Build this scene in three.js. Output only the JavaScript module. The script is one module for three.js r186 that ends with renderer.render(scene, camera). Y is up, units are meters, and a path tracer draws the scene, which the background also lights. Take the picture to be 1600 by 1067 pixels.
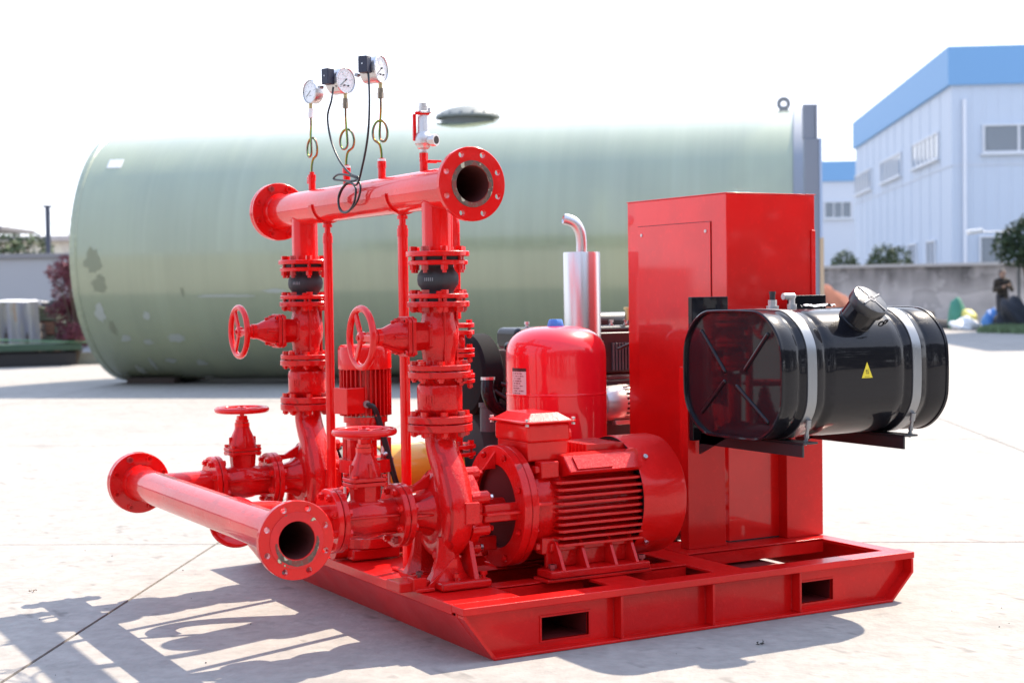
import * as THREE from 'three';
import { RoundedBoxGeometry } from 'three/addons/geometries/RoundedBoxGeometry.js';
import { mergeGeometries, toCreasedNormals } from 'three/addons/utils/BufferGeometryUtils.js';
import { MarchingCubes } from 'three/addons/objects/MarchingCubes.js';

// ---------------------------------------------------------------- camera, sky, sun, exposure
const scene = new THREE.Scene();
const camera = new THREE.PerspectiveCamera(25.07, 1024 / 682, 0.1, 2000);
camera.position.set(-2.264, 1.207, 4.376);
camera.rotation.set(-0.0327, -0.5117, -0.0135, 'YXZ');
camera.focus = 5.3; camera.userData.fStop = 3.4;
scene.add(camera);
const renderer = new THREE.WebGLRenderer({ antialias: true });
renderer.toneMapping = THREE.LinearToneMapping;
renderer.toneMappingExposure = 2.62;
renderer.shadowMap.enabled = true;
const SUN = new THREE.Vector3(0.80, 1, -0.28).normalize();
{
  const W = 512, H = 256, d = new Float32Array(W * H * 4);
  for (let j = 0; j < H; j++) for (let i = 0; i < W; i++) {
    const e = ((j + 0.5) / H - 0.5) * Math.PI, p = ((i + 0.5) / W - 0.5) * 2 * Math.PI;
    const x = Math.cos(p) * Math.cos(e), y = Math.sin(e), z = Math.sin(p) * Math.cos(e);
    const t = Math.pow(Math.max(0, y), 0.62), c = x * SUN.x + y * SUN.y + z * SUN.z;
    const glow = 0.5 * Math.pow(Math.max(0, c), 14) + 0.16 * Math.pow(Math.max(0, c), 3);
    const k = (j * W + i) * 4;
    if (y < 0) { d[k] = 0.42; d[k + 1] = 0.42; d[k + 2] = 0.41; }
    else {
      let s = Math.min(1, Math.max(0, (c + 0.75) / 1.15)); s = s * s * (3 - 2 * s);                          // hazy white towards the sun, clear blue opposite
      const h = [0.40 + 0.46 * s, 0.46 + 0.42 * s, 0.56 + 0.36 * s], z1 = [0.13 + 0.12 * s, 0.22 + 0.14 * s, 0.45 + 0.17 * s];
      d[k] = h[0] * (1 - t) + z1[0] * t + glow; d[k + 1] = h[1] * (1 - t) + z1[1] * t + glow * 0.97; d[k + 2] = h[2] * (1 - t) + z1[2] * t + glow * 0.9;
    }
    d[k + 3] = 1;
  }
  const s = new THREE.DataTexture(d, W, H, THREE.RGBAFormat, THREE.FloatType);
  s.mapping = THREE.EquirectangularReflectionMapping; s.magFilter = s.minFilter = THREE.LinearFilter; s.needsUpdate = true;
  scene.background = s; scene.environment = s;
}
const sun = new THREE.DirectionalLight(0xfff0dc, 3.6);
sun.position.copy(SUN).multiplyScalar(60); sun.castShadow = true; sun.shadow.radius = 1.0;
sun.shadow.mapSize.set(4096, 4096);
Object.assign(sun.shadow.camera, { left: -30, right: 30, top: 30, bottom: -30, near: 1, far: 160 });
scene.add(sun, sun.target);

// ---------------------------------------------------------------- helpers
let seed = 7;
const rnd = () => { seed = (seed * 1664525 + 1013904223) >>> 0; return seed / 4294967296; };
const rr = (a, b) => a + (b - a) * rnd();
function hash(x, y, s) { let h = (x * 374761393 + y * 668265263 + s * 974634777) | 0; h = Math.imul(h ^ (h >>> 13), 1274126177); return ((h ^ (h >>> 16)) >>> 0) / 4294967296; }
function vnoise(x, y, per, s) {
  const xi = Math.floor(x), yi = Math.floor(y), fx = x - xi, fy = y - yi, u = fx * fx * (3 - 2 * fx), v = fy * fy * (3 - 2 * fy);
  const m = (a) => ((a % per) + per) % per, h = (a, b) => hash(m(a), m(b), s);
  return (h(xi, yi) * (1 - u) + h(xi + 1, yi) * u) * (1 - v) + (h(xi, yi + 1) * (1 - u) + h(xi + 1, yi + 1) * u) * v;
}
function fbm(x, y, per, s, oct = 4) { let a = 0.5, r = 0, n = 0; for (let o = 0; o < oct; o++) { r += a * vnoise(x, y, per, s + o); n += a; a *= 0.5; x *= 2; y *= 2; per *= 2; } return r / n; }
function tex(w, h, fn, srgb = false, rep = 1) {
  const d = new Uint8Array(w * h * 4);
  for (let j = 0; j < h; j++) for (let i = 0; i < w; i++) { const c = fn(i / w, j / h), k = (j * w + i) * 4; d[k] = Math.max(0, Math.min(255, c[0] * 255)); d[k + 1] = Math.max(0, Math.min(255, c[1] * 255)); d[k + 2] = Math.max(0, Math.min(255, c[2] * 255)); d[k + 3] = 255; }
  const t = new THREE.DataTexture(d, w, h, THREE.RGBAFormat); t.wrapS = t.wrapT = THREE.RepeatWrapping; t.magFilter = THREE.LinearFilter; t.minFilter = THREE.LinearMipmapLinearFilter; t.generateMipmaps = true;
  if (srgb) t.colorSpace = THREE.SRGBColorSpace; t.repeat.set(rep, rep); t.needsUpdate = true; return t;
}
const grey = (w, fn, rep = 1) => tex(w, w, (u, v) => { const g = fn(u, v); return [g, g, g]; }, false, rep);
const toS = (c) => c.map((v) => (v <= 0.0031308 ? 12.92 * v : 1.055 * Math.pow(Math.max(v, 0), 1 / 2.4) - 0.055));
function mat(r, g, b, rough, metal = 0, extra = {}) { const m = new THREE.MeshPhysicalMaterial({ roughness: rough, metalness: metal, ...extra }); m.color.setRGB(r, g, b); return m; }

const used = {};
function numbered(n) { used[n] = (used[n] || 0) + 1; return used[n] === 1 ? n : `${n}_${String(used[n] - 1).padStart(3, '0')}`; }
function tag(o, label, category, group, kind) { o.userData = {}; if (label) o.userData.label = label; if (category) o.userData.category = category; if (group) o.userData.group = group; if (kind) o.userData.kind = kind; return o; }
function thing(name, label, category, p = [0, 0, 0], group, turn = 0) { const o = new THREE.Group(); o.name = numbered(name); o.position.set(...p); o.rotation.y = turn; scene.add(o); return tag(o, label, category, group); }
function part(parent, name, geo, m, p = [0, 0, 0], rot = [0, 0, 0], kind) {
  const o = new THREE.Mesh(geo, m); o.name = name; o.position.set(...p); o.rotation.set(...rot); o.castShadow = o.receiveShadow = true; parent.add(o);
  if (kind) o.userData.kind = kind; return o;
}
function single(name, label, category, geo, m, p = [0, 0, 0], rot = [0, 0, 0], group, kind) { const o = part(scene, numbered(name), geo, m, p, rot); return tag(o, label, category, group, kind); }
function copyOf(t, p, label, group) { const c = t.clone(); c.name = numbered(t.name.replace(/_\d{3}$/, '')); c.position.set(...p); c.userData = { ...t.userData, label }; if (group) c.userData.group = group; scene.add(c); return c; }
// metres as texture coordinates, chosen per face by its main direction
function uvm(geo) {
  const g = geo.index ? geo.toNonIndexed() : geo, p = g.attributes.position, n = g.attributes.normal, uv = new Float32Array(p.count * 2);
  for (let i = 0; i < p.count; i++) {
    const ax = Math.abs(n.getX(i)), ay = Math.abs(n.getY(i)), az = Math.abs(n.getZ(i)), x = p.getX(i), y = p.getY(i), z = p.getZ(i);
    if (ay >= ax && ay >= az) { uv[2 * i] = x; uv[2 * i + 1] = z; } else if (ax >= az) { uv[2 * i] = z; uv[2 * i + 1] = y; } else { uv[2 * i] = x; uv[2 * i + 1] = y; }
  }
  g.setAttribute('uv', new THREE.BufferAttribute(uv, 2)); return g;
}
const strip = (g) => { g = g.index ? g.toNonIndexed() : g; for (const k of Object.keys(g.attributes)) if (!['position', 'normal', 'uv'].includes(k)) g.deleteAttribute(k); if (!g.attributes.uv) g.setAttribute('uv', new THREE.BufferAttribute(new Float32Array(g.attributes.position.count * 2), 2)); return g; };
const merge = (...gs) => uvm(mergeGeometries(gs.flat().map(strip)));
const AX = { x: (g) => g.rotateZ(-Math.PI / 2), y: (g) => g, z: (g) => g.rotateX(Math.PI / 2) };   // +Y to the named axis
function lathe(pts, axis = 'y', seg = 48) { return uvm(AX[axis](toCreasedNormals(new THREE.LatheGeometry(pts.map(([r, y]) => new THREE.Vector2(Math.max(r, 1e-4), y)), seg), 0.55))); }
function disc(R, t, axis = 'y', c = 0.0025, seg = 56) { return lathe([[0, -t / 2], [R - c, -t / 2], [R, -t / 2 + c], [R, t / 2 - c], [R - c, t / 2], [0, t / 2]], axis, seg); }
function cyl(r, h, axis = 'y', seg = 28, r2 = r) { return uvm(AX[axis](toCreasedNormals(new THREE.CylinderGeometry(r2, r, h, seg), 0.6))); }
function box(w, h, d, r = 0.003) { return uvm(r > 0 ? new RoundedBoxGeometry(w, h, d, 2, Math.min(r, w / 2.05, h / 2.05, d / 2.05)) : new THREE.BoxGeometry(w, h, d)); }
const at = (g, x, y, z) => g.translate(x, y, z);
function tube(pts, r, seg = 48, rad = 10, closed = false) { return new THREE.TubeGeometry(new THREE.CatmullRomCurve3(pts.map((p) => new THREE.Vector3(...p)), closed), seg, r, rad, closed); }
function varTube(pts, radii, seg = 60, rad = 24) {                    // swept tube of changing radius, ends open
  const c = new THREE.CatmullRomCurve3(pts.map((p) => new THREE.Vector3(...p)), false, 'centripetal'), f = c.computeFrenetFrames(seg), pos = [], idx = [];
  for (let i = 0; i <= seg; i++) {
    const t = i / seg, P = c.getPoint(t), T = c.getTangent(t), k = t * (radii.length - 1), a = Math.floor(Math.min(k, radii.length - 1.001)), r = radii[a] + (radii[a + 1] - radii[a]) * (k - a);
    const X = new THREE.Vector3(1, 0, 0), B = new THREE.Vector3().crossVectors(T, X).normalize();
    for (let j = 0; j < rad; j++) { const q = j / rad * 2 * Math.PI; pos.push(P.x + X.x * r * Math.cos(q) + B.x * r * Math.sin(q), P.y + X.y * r * Math.cos(q) + B.y * r * Math.sin(q), P.z + B.z * r * Math.sin(q)); }
  }
  for (let i = 0; i < seg; i++) for (let j = 0; j < rad; j++) { const a = i * rad + j, b = i * rad + (j + 1) % rad; idx.push(a, b, a + rad, b, b + rad, a + rad); }
  const g = new THREE.BufferGeometry(); g.setAttribute('position', new THREE.Float32BufferAttribute(pos, 3)); g.setIndex(idx); g.computeVertexNormals(); return strip(g);
}
function poly(pts, depth, bevel = 0.002) {                             // polygon in XY, extruded along +Z
  const s = new THREE.Shape(pts.map(([x, y]) => new THREE.Vector2(x, y)));
  return uvm(new THREE.ExtrudeGeometry(s, { depth, bevelEnabled: bevel > 0, bevelSize: bevel, bevelThickness: bevel, bevelSegments: 1, bevelOffset: -bevel }));
}
function rrShape(w, h, r) { const s = new THREE.Shape(), x = -w / 2, y = -h / 2; s.moveTo(x + r, y); s.lineTo(x + w - r, y); s.absarc(x + w - r, y + r, r, -Math.PI / 2, 0); s.lineTo(x + w, y + h - r); s.absarc(x + w - r, y + h - r, r, 0, Math.PI / 2); s.lineTo(x + r, y + h); s.absarc(x + r, y + h - r, r, Math.PI / 2, Math.PI); s.lineTo(x, y + r); s.absarc(x + r, y + r, r, Math.PI, 1.5 * Math.PI); return s; }
function ringPlate(R, r, t, holes = 0, Rb = 0, rh = 0, axis = 'z', bevel = 0.002, phase = Math.PI / 8) {
  const s = new THREE.Shape(); s.absarc(0, 0, R, 0, 2 * Math.PI);
  if (r > 0) { const h = new THREE.Path(); h.absarc(0, 0, r, 0, 2 * Math.PI, true); s.holes.push(h); }
  for (let i = 0; i < holes; i++) { const a = phase + i / holes * 2 * Math.PI, h = new THREE.Path(); h.absarc(Rb * Math.cos(a), Rb * Math.sin(a), rh, 0, 2 * Math.PI, true); s.holes.push(h); }
  const g = toCreasedNormals(new THREE.ExtrudeGeometry(s, { depth: t - 2 * bevel, bevelEnabled: true, bevelSize: bevel, bevelThickness: bevel, bevelSegments: 1, bevelOffset: -bevel, curveSegments: 40 }), 0.6).translate(0, 0, -t / 2 + bevel);
  if (axis === 'x') g.rotateY(Math.PI / 2); if (axis === 'y') g.rotateX(-Math.PI / 2); return uvm(g);
}
const hexes = {};
function boltGeo(half, r, axis = 'y', nut = 0.013, tail = 0.006) {   // stud with a hex head and a nut
  const k = [half, r, axis, nut, tail].join(); if (hexes[k]) return hexes[k];
  const hd = new THREE.CylinderGeometry(r, r, nut, 6), nt = new THREE.CylinderGeometry(r, r, nut, 6), st = new THREE.CylinderGeometry(r * 0.56, r * 0.56, half * 2 + nut * 2 + tail, 10);
  return hexes[k] = AX[axis](merge(toCreasedNormals(hd.translate(0, half + nut / 2, 0), 0.3), toCreasedNormals(nt.rotateY(0.4).translate(0, -half - nut / 2, 0), 0.3), toCreasedNormals(st.translate(0, -tail / 2, 0), 0.6)));
}
function bolts(parent, n, Rb, half, r, m, axis, off = 0, phase = Math.PI / 8, nut, tail, flip) {
  for (let i = 0; i < n; i++) {
    const a = phase + i / n * 2 * Math.PI, c = Rb * Math.cos(a), s = Rb * Math.sin(a);
    const o = part(parent, 'bolt', boltGeo(half, r, axis, nut, tail), (parent.name.length + i * 7 + Math.round(Rb * 999)) % 5 === 0 ? BOLTW : m, axis === 'y' ? [c, off, s] : axis === 'x' ? [off, c, s] : [c, s, off]);
    if (flip) o.rotation[axis === 'y' ? 'x' : 'y'] = Math.PI;
  }
}

// ---------------------------------------------------------------- materials
const peel = grey(512, (u, v) => 0.5 * fbm(u * 24, v * 24, 24, 3, 3) + 0.5 * fbm(u * 90, v * 90, 90, 9, 2), 4);
const castN = grey(512, (u, v) => 0.45 * fbm(u * 20, v * 20, 20, 5, 3) + 0.55 * fbm(u * 120, v * 120, 120, 19, 2), 5);
const wearR = grey(512, (u, v) => { const a = fbm(u * 5, v * 5, 5, 31, 5), b = fbm(u * 40, v * 40, 40, 37, 3); return 0.45 + 0.55 * a + 0.35 * Math.max(0, b - 0.55); }, 1.3);
const redTone = tex(512, 512, (u, v) => { const a = fbm(u * 4, v * 4, 4, 51, 5), dust = Math.max(0, fbm(u * 60, v * 60, 60, 57, 2) - 0.66) * 1.4; const k = 0.86 + 0.2 * a; return [Math.min(1, k + dust * 0.1), k * 0.97 + dust * 0.5, k * 0.97 + dust * 0.5]; }, true, 1);
const RED = mat(0.84, 0.007, 0.006, 0.45, 0, { specularIntensity: 0.2, clearcoat: 0.7, clearcoatRoughness: 0.06, bumpMap: peel, bumpScale: 0.0007, map: redTone, roughnessMap: wearR });
const CAST = mat(0.82, 0.006, 0.006, 0.5, 0, { specularIntensity: 0.15, clearcoat: 0.62, clearcoatRoughness: 0.10, bumpMap: castN, bumpScale: 0.0050, map: redTone, roughnessMap: wearR });
const SKID = mat(0.76, 0.008, 0.007, 0.5, 0, { specularIntensity: 0.2, clearcoat: 0.5, clearcoatRoughness: 0.13, bumpMap: peel, bumpScale: 0.0012, map: redTone, roughnessMap: wearR });
const VESSEL = mat(0.90, 0.006, 0.016, 0.35, 0, { specularIntensity: 0.5, clearcoat: 0.9, clearcoatRoughness: 0.05 });
const BOLTW = mat(0.42, 0.05, 0.045, 0.42, 0.3);
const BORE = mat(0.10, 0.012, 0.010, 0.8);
const RUST = new THREE.MeshStandardMaterial({ roughness: 0.75, map: tex(256, 256, (u, v) => { const a = fbm(u * 5, v * 5, 5, 71, 4), b = fbm(u * 6 + 2, v * 6, 6, 77, 4); return b > 0.66 ? [0.74, 0.70, 0.60] : b > 0.60 ? [0.50, 0.42, 0.34] : a > 0.50 ? [0.36, 0.29, 0.25] : a > 0.44 ? [0.46, 0.34, 0.29] : [0.50, 0.24, 0.20]; }, true, 9) });
const CHIPPED = new THREE.MeshStandardMaterial({ roughness: 0.6, map: tex(256, 256, (u, v) => { const b = fbm(u * 4 + 2, v * 4, 4, 87, 5), a = fbm(u * 9, v * 9, 9, 81, 3); return b > 0.66 ? [0.78, 0.74, 0.60] : b > 0.635 ? [0.45, 0.36, 0.28] : [0.80 + 0.1 * a, 0.13, 0.13]; }, true, 6) });
const BLACK = mat(0.008, 0.008, 0.011, 0.3, 0, { specularIntensity: 0.1, clearcoat: 0.55, clearcoatRoughness: 0.03, bumpMap: peel, bumpScale: 0.0003 });
const BLACKP = mat(0.018, 0.018, 0.020, 0.45, 0, { clearcoat: 0.3, clearcoatRoughness: 0.25 });
const RUBBER = mat(0.028, 0.028, 0.032, 0.62);
const NAVY = mat(0.022, 0.026, 0.05, 0.45);
const CABLE = mat(0.012, 0.012, 0.014, 0.4);
const STEEL = mat(0.64, 0.63, 0.63, 0.36, 1);
const INOX = mat(0.66, 0.64, 0.62, 0.33, 1, { bumpMap: wearR, bumpScale: 0.0004 });
const GALV = mat(0.30, 0.31, 0.32, 0.5, 0.7, { roughnessMap: wearR });
const ALU = mat(0.62, 0.60, 0.57, 0.42, 0.75);
const BRASS = mat(0.55, 0.42, 0.22, 0.35, 1);
const ZINC = mat(0.55, 0.50, 0.36, 0.25, 1, { map: tex(64, 64, (u, v) => { const h = 6.28 * (u * 3 + v * 2); return [0.72 + 0.2 * Math.sin(h), 0.68 + 0.14 * Math.sin(h + 2.1), 0.5 + 0.2 * Math.sin(h + 4.0)]; }, true) });
const WHITE = mat(0.78, 0.78, 0.76, 0.5);
const DIALF = new THREE.MeshStandardMaterial({ roughness: 0.5 });
const YELLOW = mat(0.72, 0.42, 0.03, 0.4, 0, { clearcoat: 0.5 });
const BLUECAP = mat(0.05, 0.22, 0.62, 0.5);
const ENGRED = mat(0.16, 0.006, 0.008, 0.45, 0, { clearcoat: 0.4, clearcoatRoughness: 0.2, bumpMap: castN, bumpScale: 0.004 });
const DARK = mat(0.02, 0.018, 0.018, 0.7);
const YSTICK = mat(0.80, 0.62, 0.03, 0.5);
const INK = mat(0.03, 0.03, 0.02, 0.6);

// ---------------------------------------------------------------- ground: concrete yard in slabs
const concTone = tex(1024, 1024, (u, v) => {
  const a = fbm(u * 4, v * 4, 4, 101, 6), b = fbm(u * 70, v * 70, 70, 111, 3), c = fbm(u * 13, v * 13, 13, 121, 4), d = fbm(u * 200, v * 200, 200, 131, 2);
  let k = 0.574 + 0.04 * (a - 0.5) + 0.05 * (b - 0.5) + 0.07 * (d - 0.5);
  const sm = fbm(u * 30, v * 95, 5, 161, 3), sp = fbm(u * 120, v * 60, 60, 167, 2); if (sm > 0.82) k -= (sm - 0.82) * 0.3; if (sp > 0.78) k -= (sp - 0.78) * 0.6;
  if (c > 0.70) k -= (c - 0.70) * 0.25;                                  // old damp stains
  return [k * 1.012, k * 0.985, k * 0.940];
}, true, 0.16);
const concB = grey(512, (u, v) => 0.6 * fbm(u * 60, v * 60, 60, 141, 3) + 0.4 * fbm(u * 10, v * 10, 10, 151, 4), 1.1);
const CONC = new THREE.MeshStandardMaterial({ roughness: 0.88, map: concTone, bumpMap: concB, bumpScale: 0.004 });
const ground = new THREE.Group(); ground.name = 'ground'; scene.add(ground); ground.userData.kind = 'structure';
part(ground, 'base_sheet', uvm(new THREE.PlaneGeometry(1400, 1400).rotateX(-Math.PI / 2)), CONC, [0, -0.016, 0]);
{
  const th = Math.atan2(0.567, 0.873), u = [Math.cos(th), Math.sin(th)], w = [-Math.sin(th), Math.cos(th)], S = 4.9, O = [0.1, -2.8];
  const filler = mat(0.075, 0.07, 0.066, 0.9);
  const bed = new THREE.PlaneGeometry(S * 11, S * 12).rotateX(-Math.PI / 2).rotateY(-th);
  part(ground, 'joint_filler', uvm(bed), filler, [O[0] + u[0] * S * 2.5 - w[0] * S * 3, -0.007, O[1] + u[1] * S * 2.5 - w[1] * S * 3]);
  for (let i = -3; i < 8; i++) for (let j = -9; j < 3; j++) {
    const W = S - 0.013, g = new THREE.BoxGeometry(W, 0.012, W).rotateY(-th);
    const c = [O[0] + u[0] * S * (i + 0.5) + w[0] * S * (j + 0.5), O[1] + u[1] * S * (i + 0.5) + w[1] * S * (j + 0.5)];
    g.translate(c[0], 0, c[1]); const q = uvm(g); q.translate(-c[0], 0, -c[1]);
    part(ground, 'concrete_slab', q, CONC, [c[0], -0.006 + 0.0012 * (rnd() - 0.5), c[1]]);
  }
}

// ---------------------------------------------------------------- skid frame
const ZN = -0.449, ZF = -1.697, AXY = 0.437, XR = 0.151, TOP = 0.184;
{
  const L = 1.962, D = 2.2, a = 0.113, t = 0.012, wallZ = 0.052;
  const s = thing('skid_frame', 'red welded steel skid frame standing on the concrete yard under all the pumps', 'skid', [L / 2, 0, -D / 2]);
  const X = (x) => x - L / 2, Z = (z) => z + D / 2;
  const side = (front) => {                                             // a channel with its flanges turned outward and sloping ends
    const sg = front ? 1 : -1, z0 = front ? 0 : -D;
    const web = new THREE.Shape([[0, TOP - 0.02], [0, TOP - 0.035], [a, 0], [L - a, 0], [L, TOP - 0.035 - 0.045], [L, TOP - 0.02]].map(([x, y]) => new THREE.Vector2(X(x), y)));
    const pockets = [[0.318, 0.505], [1.405, 1.59]];
    for (const [p, q] of pockets) { const h = new THREE.Path([[p, 0.033], [p, 0.111], [q, 0.111], [q, 0.033]].map(([x, y]) => new THREE.Vector2(X(x), y))); web.holes.push(h); }
    part(s, front ? 'front_web' : 'back_web', uvm(new THREE.ExtrudeGeometry(web, { depth: 0.007, bevelEnabled: false })), SKID, [0, 0, Z(z0 - sg * wallZ) - 0.0035]);
    part(s, 'top_flange', box(L, 0.026, 0.085, 0.004), SKID, [0, TOP - 0.013, Z(z0 - sg * 0.0425)]);
    part(s, 'bottom_flange', box(L - 2 * a, 0.010, 0.05, 0.003), SKID, [0, 0.0052, Z(z0 - sg * 0.026)]);
    for (const x of [0.585, 0.975, 1.37]) {
      part(s, 'stiffener', box(0.010, TOP - 0.037, 0.046, 0.002), SKID, [X(x + 0.03), TOP / 2 - 0.008, Z(z0 - sg * 0.0255)]);
      const w = []; for (let i = 0; i < 26; i++) w.push(at(new THREE.SphereGeometry(0.0026 + 0.0012 * rnd(), 6, 4), (rnd() - 0.5) * 0.002, 0.016 + i * 0.0052, 0));
      part(s, 'weld_bead', merge(w), SKID, [X(x + 0.024), 0, Z(z0 - sg * 0.049)], [0, 0, 0], 'stuff');
    }
    if (front) for (const [p, q] of pockets) part(s, 'fork_tunnel', merge(at(box(q - p + 0.016, 0.006, D - 0.13, 0), 0, 0.1145, 0), at(box(q - p + 0.016, 0.006, D - 0.13, 0), 0, 0.0285, 0), at(box(0.006, 0.079, D - 0.13, 0), -(q - p) / 2 - 0.0045, 0.0715, 0), at(box(0.006, 0.079, D - 0.13, 0), (q - p) / 2 + 0.0045, 0.0715, 0)), mat(0.16, 0.008, 0.008, 0.7), [X((p + q) / 2), 0, Z(-D / 2)]);
    for (const [p, q] of pockets) {                                     // lined fork pockets
      part(s, 'pocket_frame', merge(at(box(q - p + 0.012, 0.006, 0.016, 0), 0, 0.114, 0), at(box(q - p + 0.012, 0.006, 0.016, 0), 0, 0.030, 0), at(box(0.006, 0.0775, 0.016, 0), -(q - p) / 2 - 0.003, 0.072, 0), at(box(0.006, 0.0775, 0.016, 0), (q - p) / 2 + 0.003, 0.072, 0)), SKID, [X((p + q) / 2), 0, Z(z0 - sg * wallZ)]);
    }
    for (const e of [0, 1]) {
      const g = poly(e ? [[L - a, 0.0], [L - 0.004, 0.104], [L - 0.004, 0.157], [L - 0.014, 0.157], [L - 0.014, 0.108], [L - a - 0.012, 0.0]] : [[a, 0.0], [0.002, 0.149], [0.002, 0.157], [0.012, 0.157], [0.014, 0.15], [a + 0.014, 0.0]], 0.046, 0);
      part(s, 'end_gusset', at(g, -L / 2, 0, 0), SKID, [0, 0, Z(z0) - (front ? 0.049 : -0.003)]);
    }
  };
  side(true); side(false);
  const bar = (n, w, h, d, x, y, z) => part(s, n, box(w, h, d, 0.003), SKID, [X(x), y, Z(z)]);
  // left end: sloping plate under the deck plate
  const slope = poly([[0, TOP - 0.034], [0.006, TOP - 0.034], [a + 0.010, 0], [a, 0]], D - 0.112, 0);
  part(s, 'sloping_end_plate', at(slope, -L / 2, 0, 0), SKID, [0, 0, Z(-D + 0.056)]);
  bar('end_lip', 0.010, 0.034, D - 0.172, 0.005, TOP - 0.0172, -D / 2);
  bar('deck_plate', 0.25, 0.010, D - 0.174, 0.136, TOP - 0.006, -D / 2);
  part(s, 'right_end_channel', merge(at(box(0.010, 0.13, D - 0.18, 0.002), 0, 0.092, 0), at(box(0.07, 0.012, D - 0.18, 0.002), -0.04, TOP - 0.0075, 0)), SKID, [X(L - 0.008), 0, Z(-D / 2)]);
  // cross beams: top flange and web
  const beam = (x0, x1, z0, z1) => { part(s, 'cross_beam', merge(at(box(x1 - x0, 0.010, z1 - z0, 0.002), 0, TOP - 0.0065, 0), at(box(0.008, 0.12, z1 - z0, 0), 0, 0.1095, 0)), SKID, [X((x0 + x1) / 2), 0, Z((z0 + z1) / 2)]); };
  beam(0.62, 0.77, -D + 0.087, -0.087); beam(1.07, 1.20, -D + 0.087, -0.087);
  const rail = (z0, z1, x0, x1) => { part(s, 'long_rail', merge(at(box(x1 - x0, 0.010, z1 - z0, 0.002), 0, TOP - 0.0045, 0), at(box(x1 - x0, 0.05, 0.008, 0), 0, 0.1545, (z1 - z0) / 2 - 0.004)), SKID, [X((x0 + x1) / 2), 0, Z((z0 + z1) / 2)]); };
  rail(-0.34, -0.26, 0.263, 0.618); rail(-0.34, -0.26, 0.772, 1.068); rail(-0.70, -0.44, 1.202, 1.885); rail(-0.66, -0.56, 0.263, 0.618); rail(-0.66, -0.56, 0.772, 1.068);
  rail(-1.30, -0.86, 0.263, 0.618); rail(-1.30, -0.86, 0.772, 1.068); rail(-1.60, -1.50, 0.263, 0.618); rail(-1.95, -1.80, 0.263, 0.618); rail(-1.95, -1.45, 0.772, 1.068); rail(-1.95, -1.0, 1.202, 1.885);
  // pads, blocks and the gusset bracket by the near pump
  part(s, 'valve_support_block', box(0.17, 0.034, 0.11, 0.004), SKID, [X(-0.125 + 0.145), TOP + 0.017, Z(-0.40)]);
  part(s, 'valve_support_block', box(0.17, 0.034, 0.11, 0.004), SKID, [X(-0.125 + 0.145), TOP + 0.017, Z(ZF)]);
  for (const z of [ZN + 0.115, ZF + 0.115]) {
    part(s, 'gusset_bracket', merge(poly([[0.0, 0], [0.115, 0.10], [0.13, 0.10], [0.13, 0.0]], 0.008, 0.001), at(box(0.05, 0.045, 0.05, 0.003), -0.012, 0.024, -0.02), at(box(0.07, 0.012, 0.09, 0.003), 0.0, 0.0065, -0.02)), SKID, [X(0.018), TOP + 0.0012, Z(z)]);
    const b = part(s, 'bolt', boltGeo(0.008, 0.012), mat(0.14, 0.03, 0.03, 0.5, 0.3), [X(0.012), TOP + 0.05, Z(z - 0.015)]); b.scale.set(1, 0.8, 1);
  }
  part(s, 'motor_rail', box(0.44, 0.012, 0.10, 0.003), SKID, [X(0.665), TOP + 0.0062, Z(-0.265)]);
  part(s, 'motor_rail', box(0.44, 0.012, 0.10, 0.003), SKID, [X(0.665), TOP + 0.0062, Z(-0.635)]);
}

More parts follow.
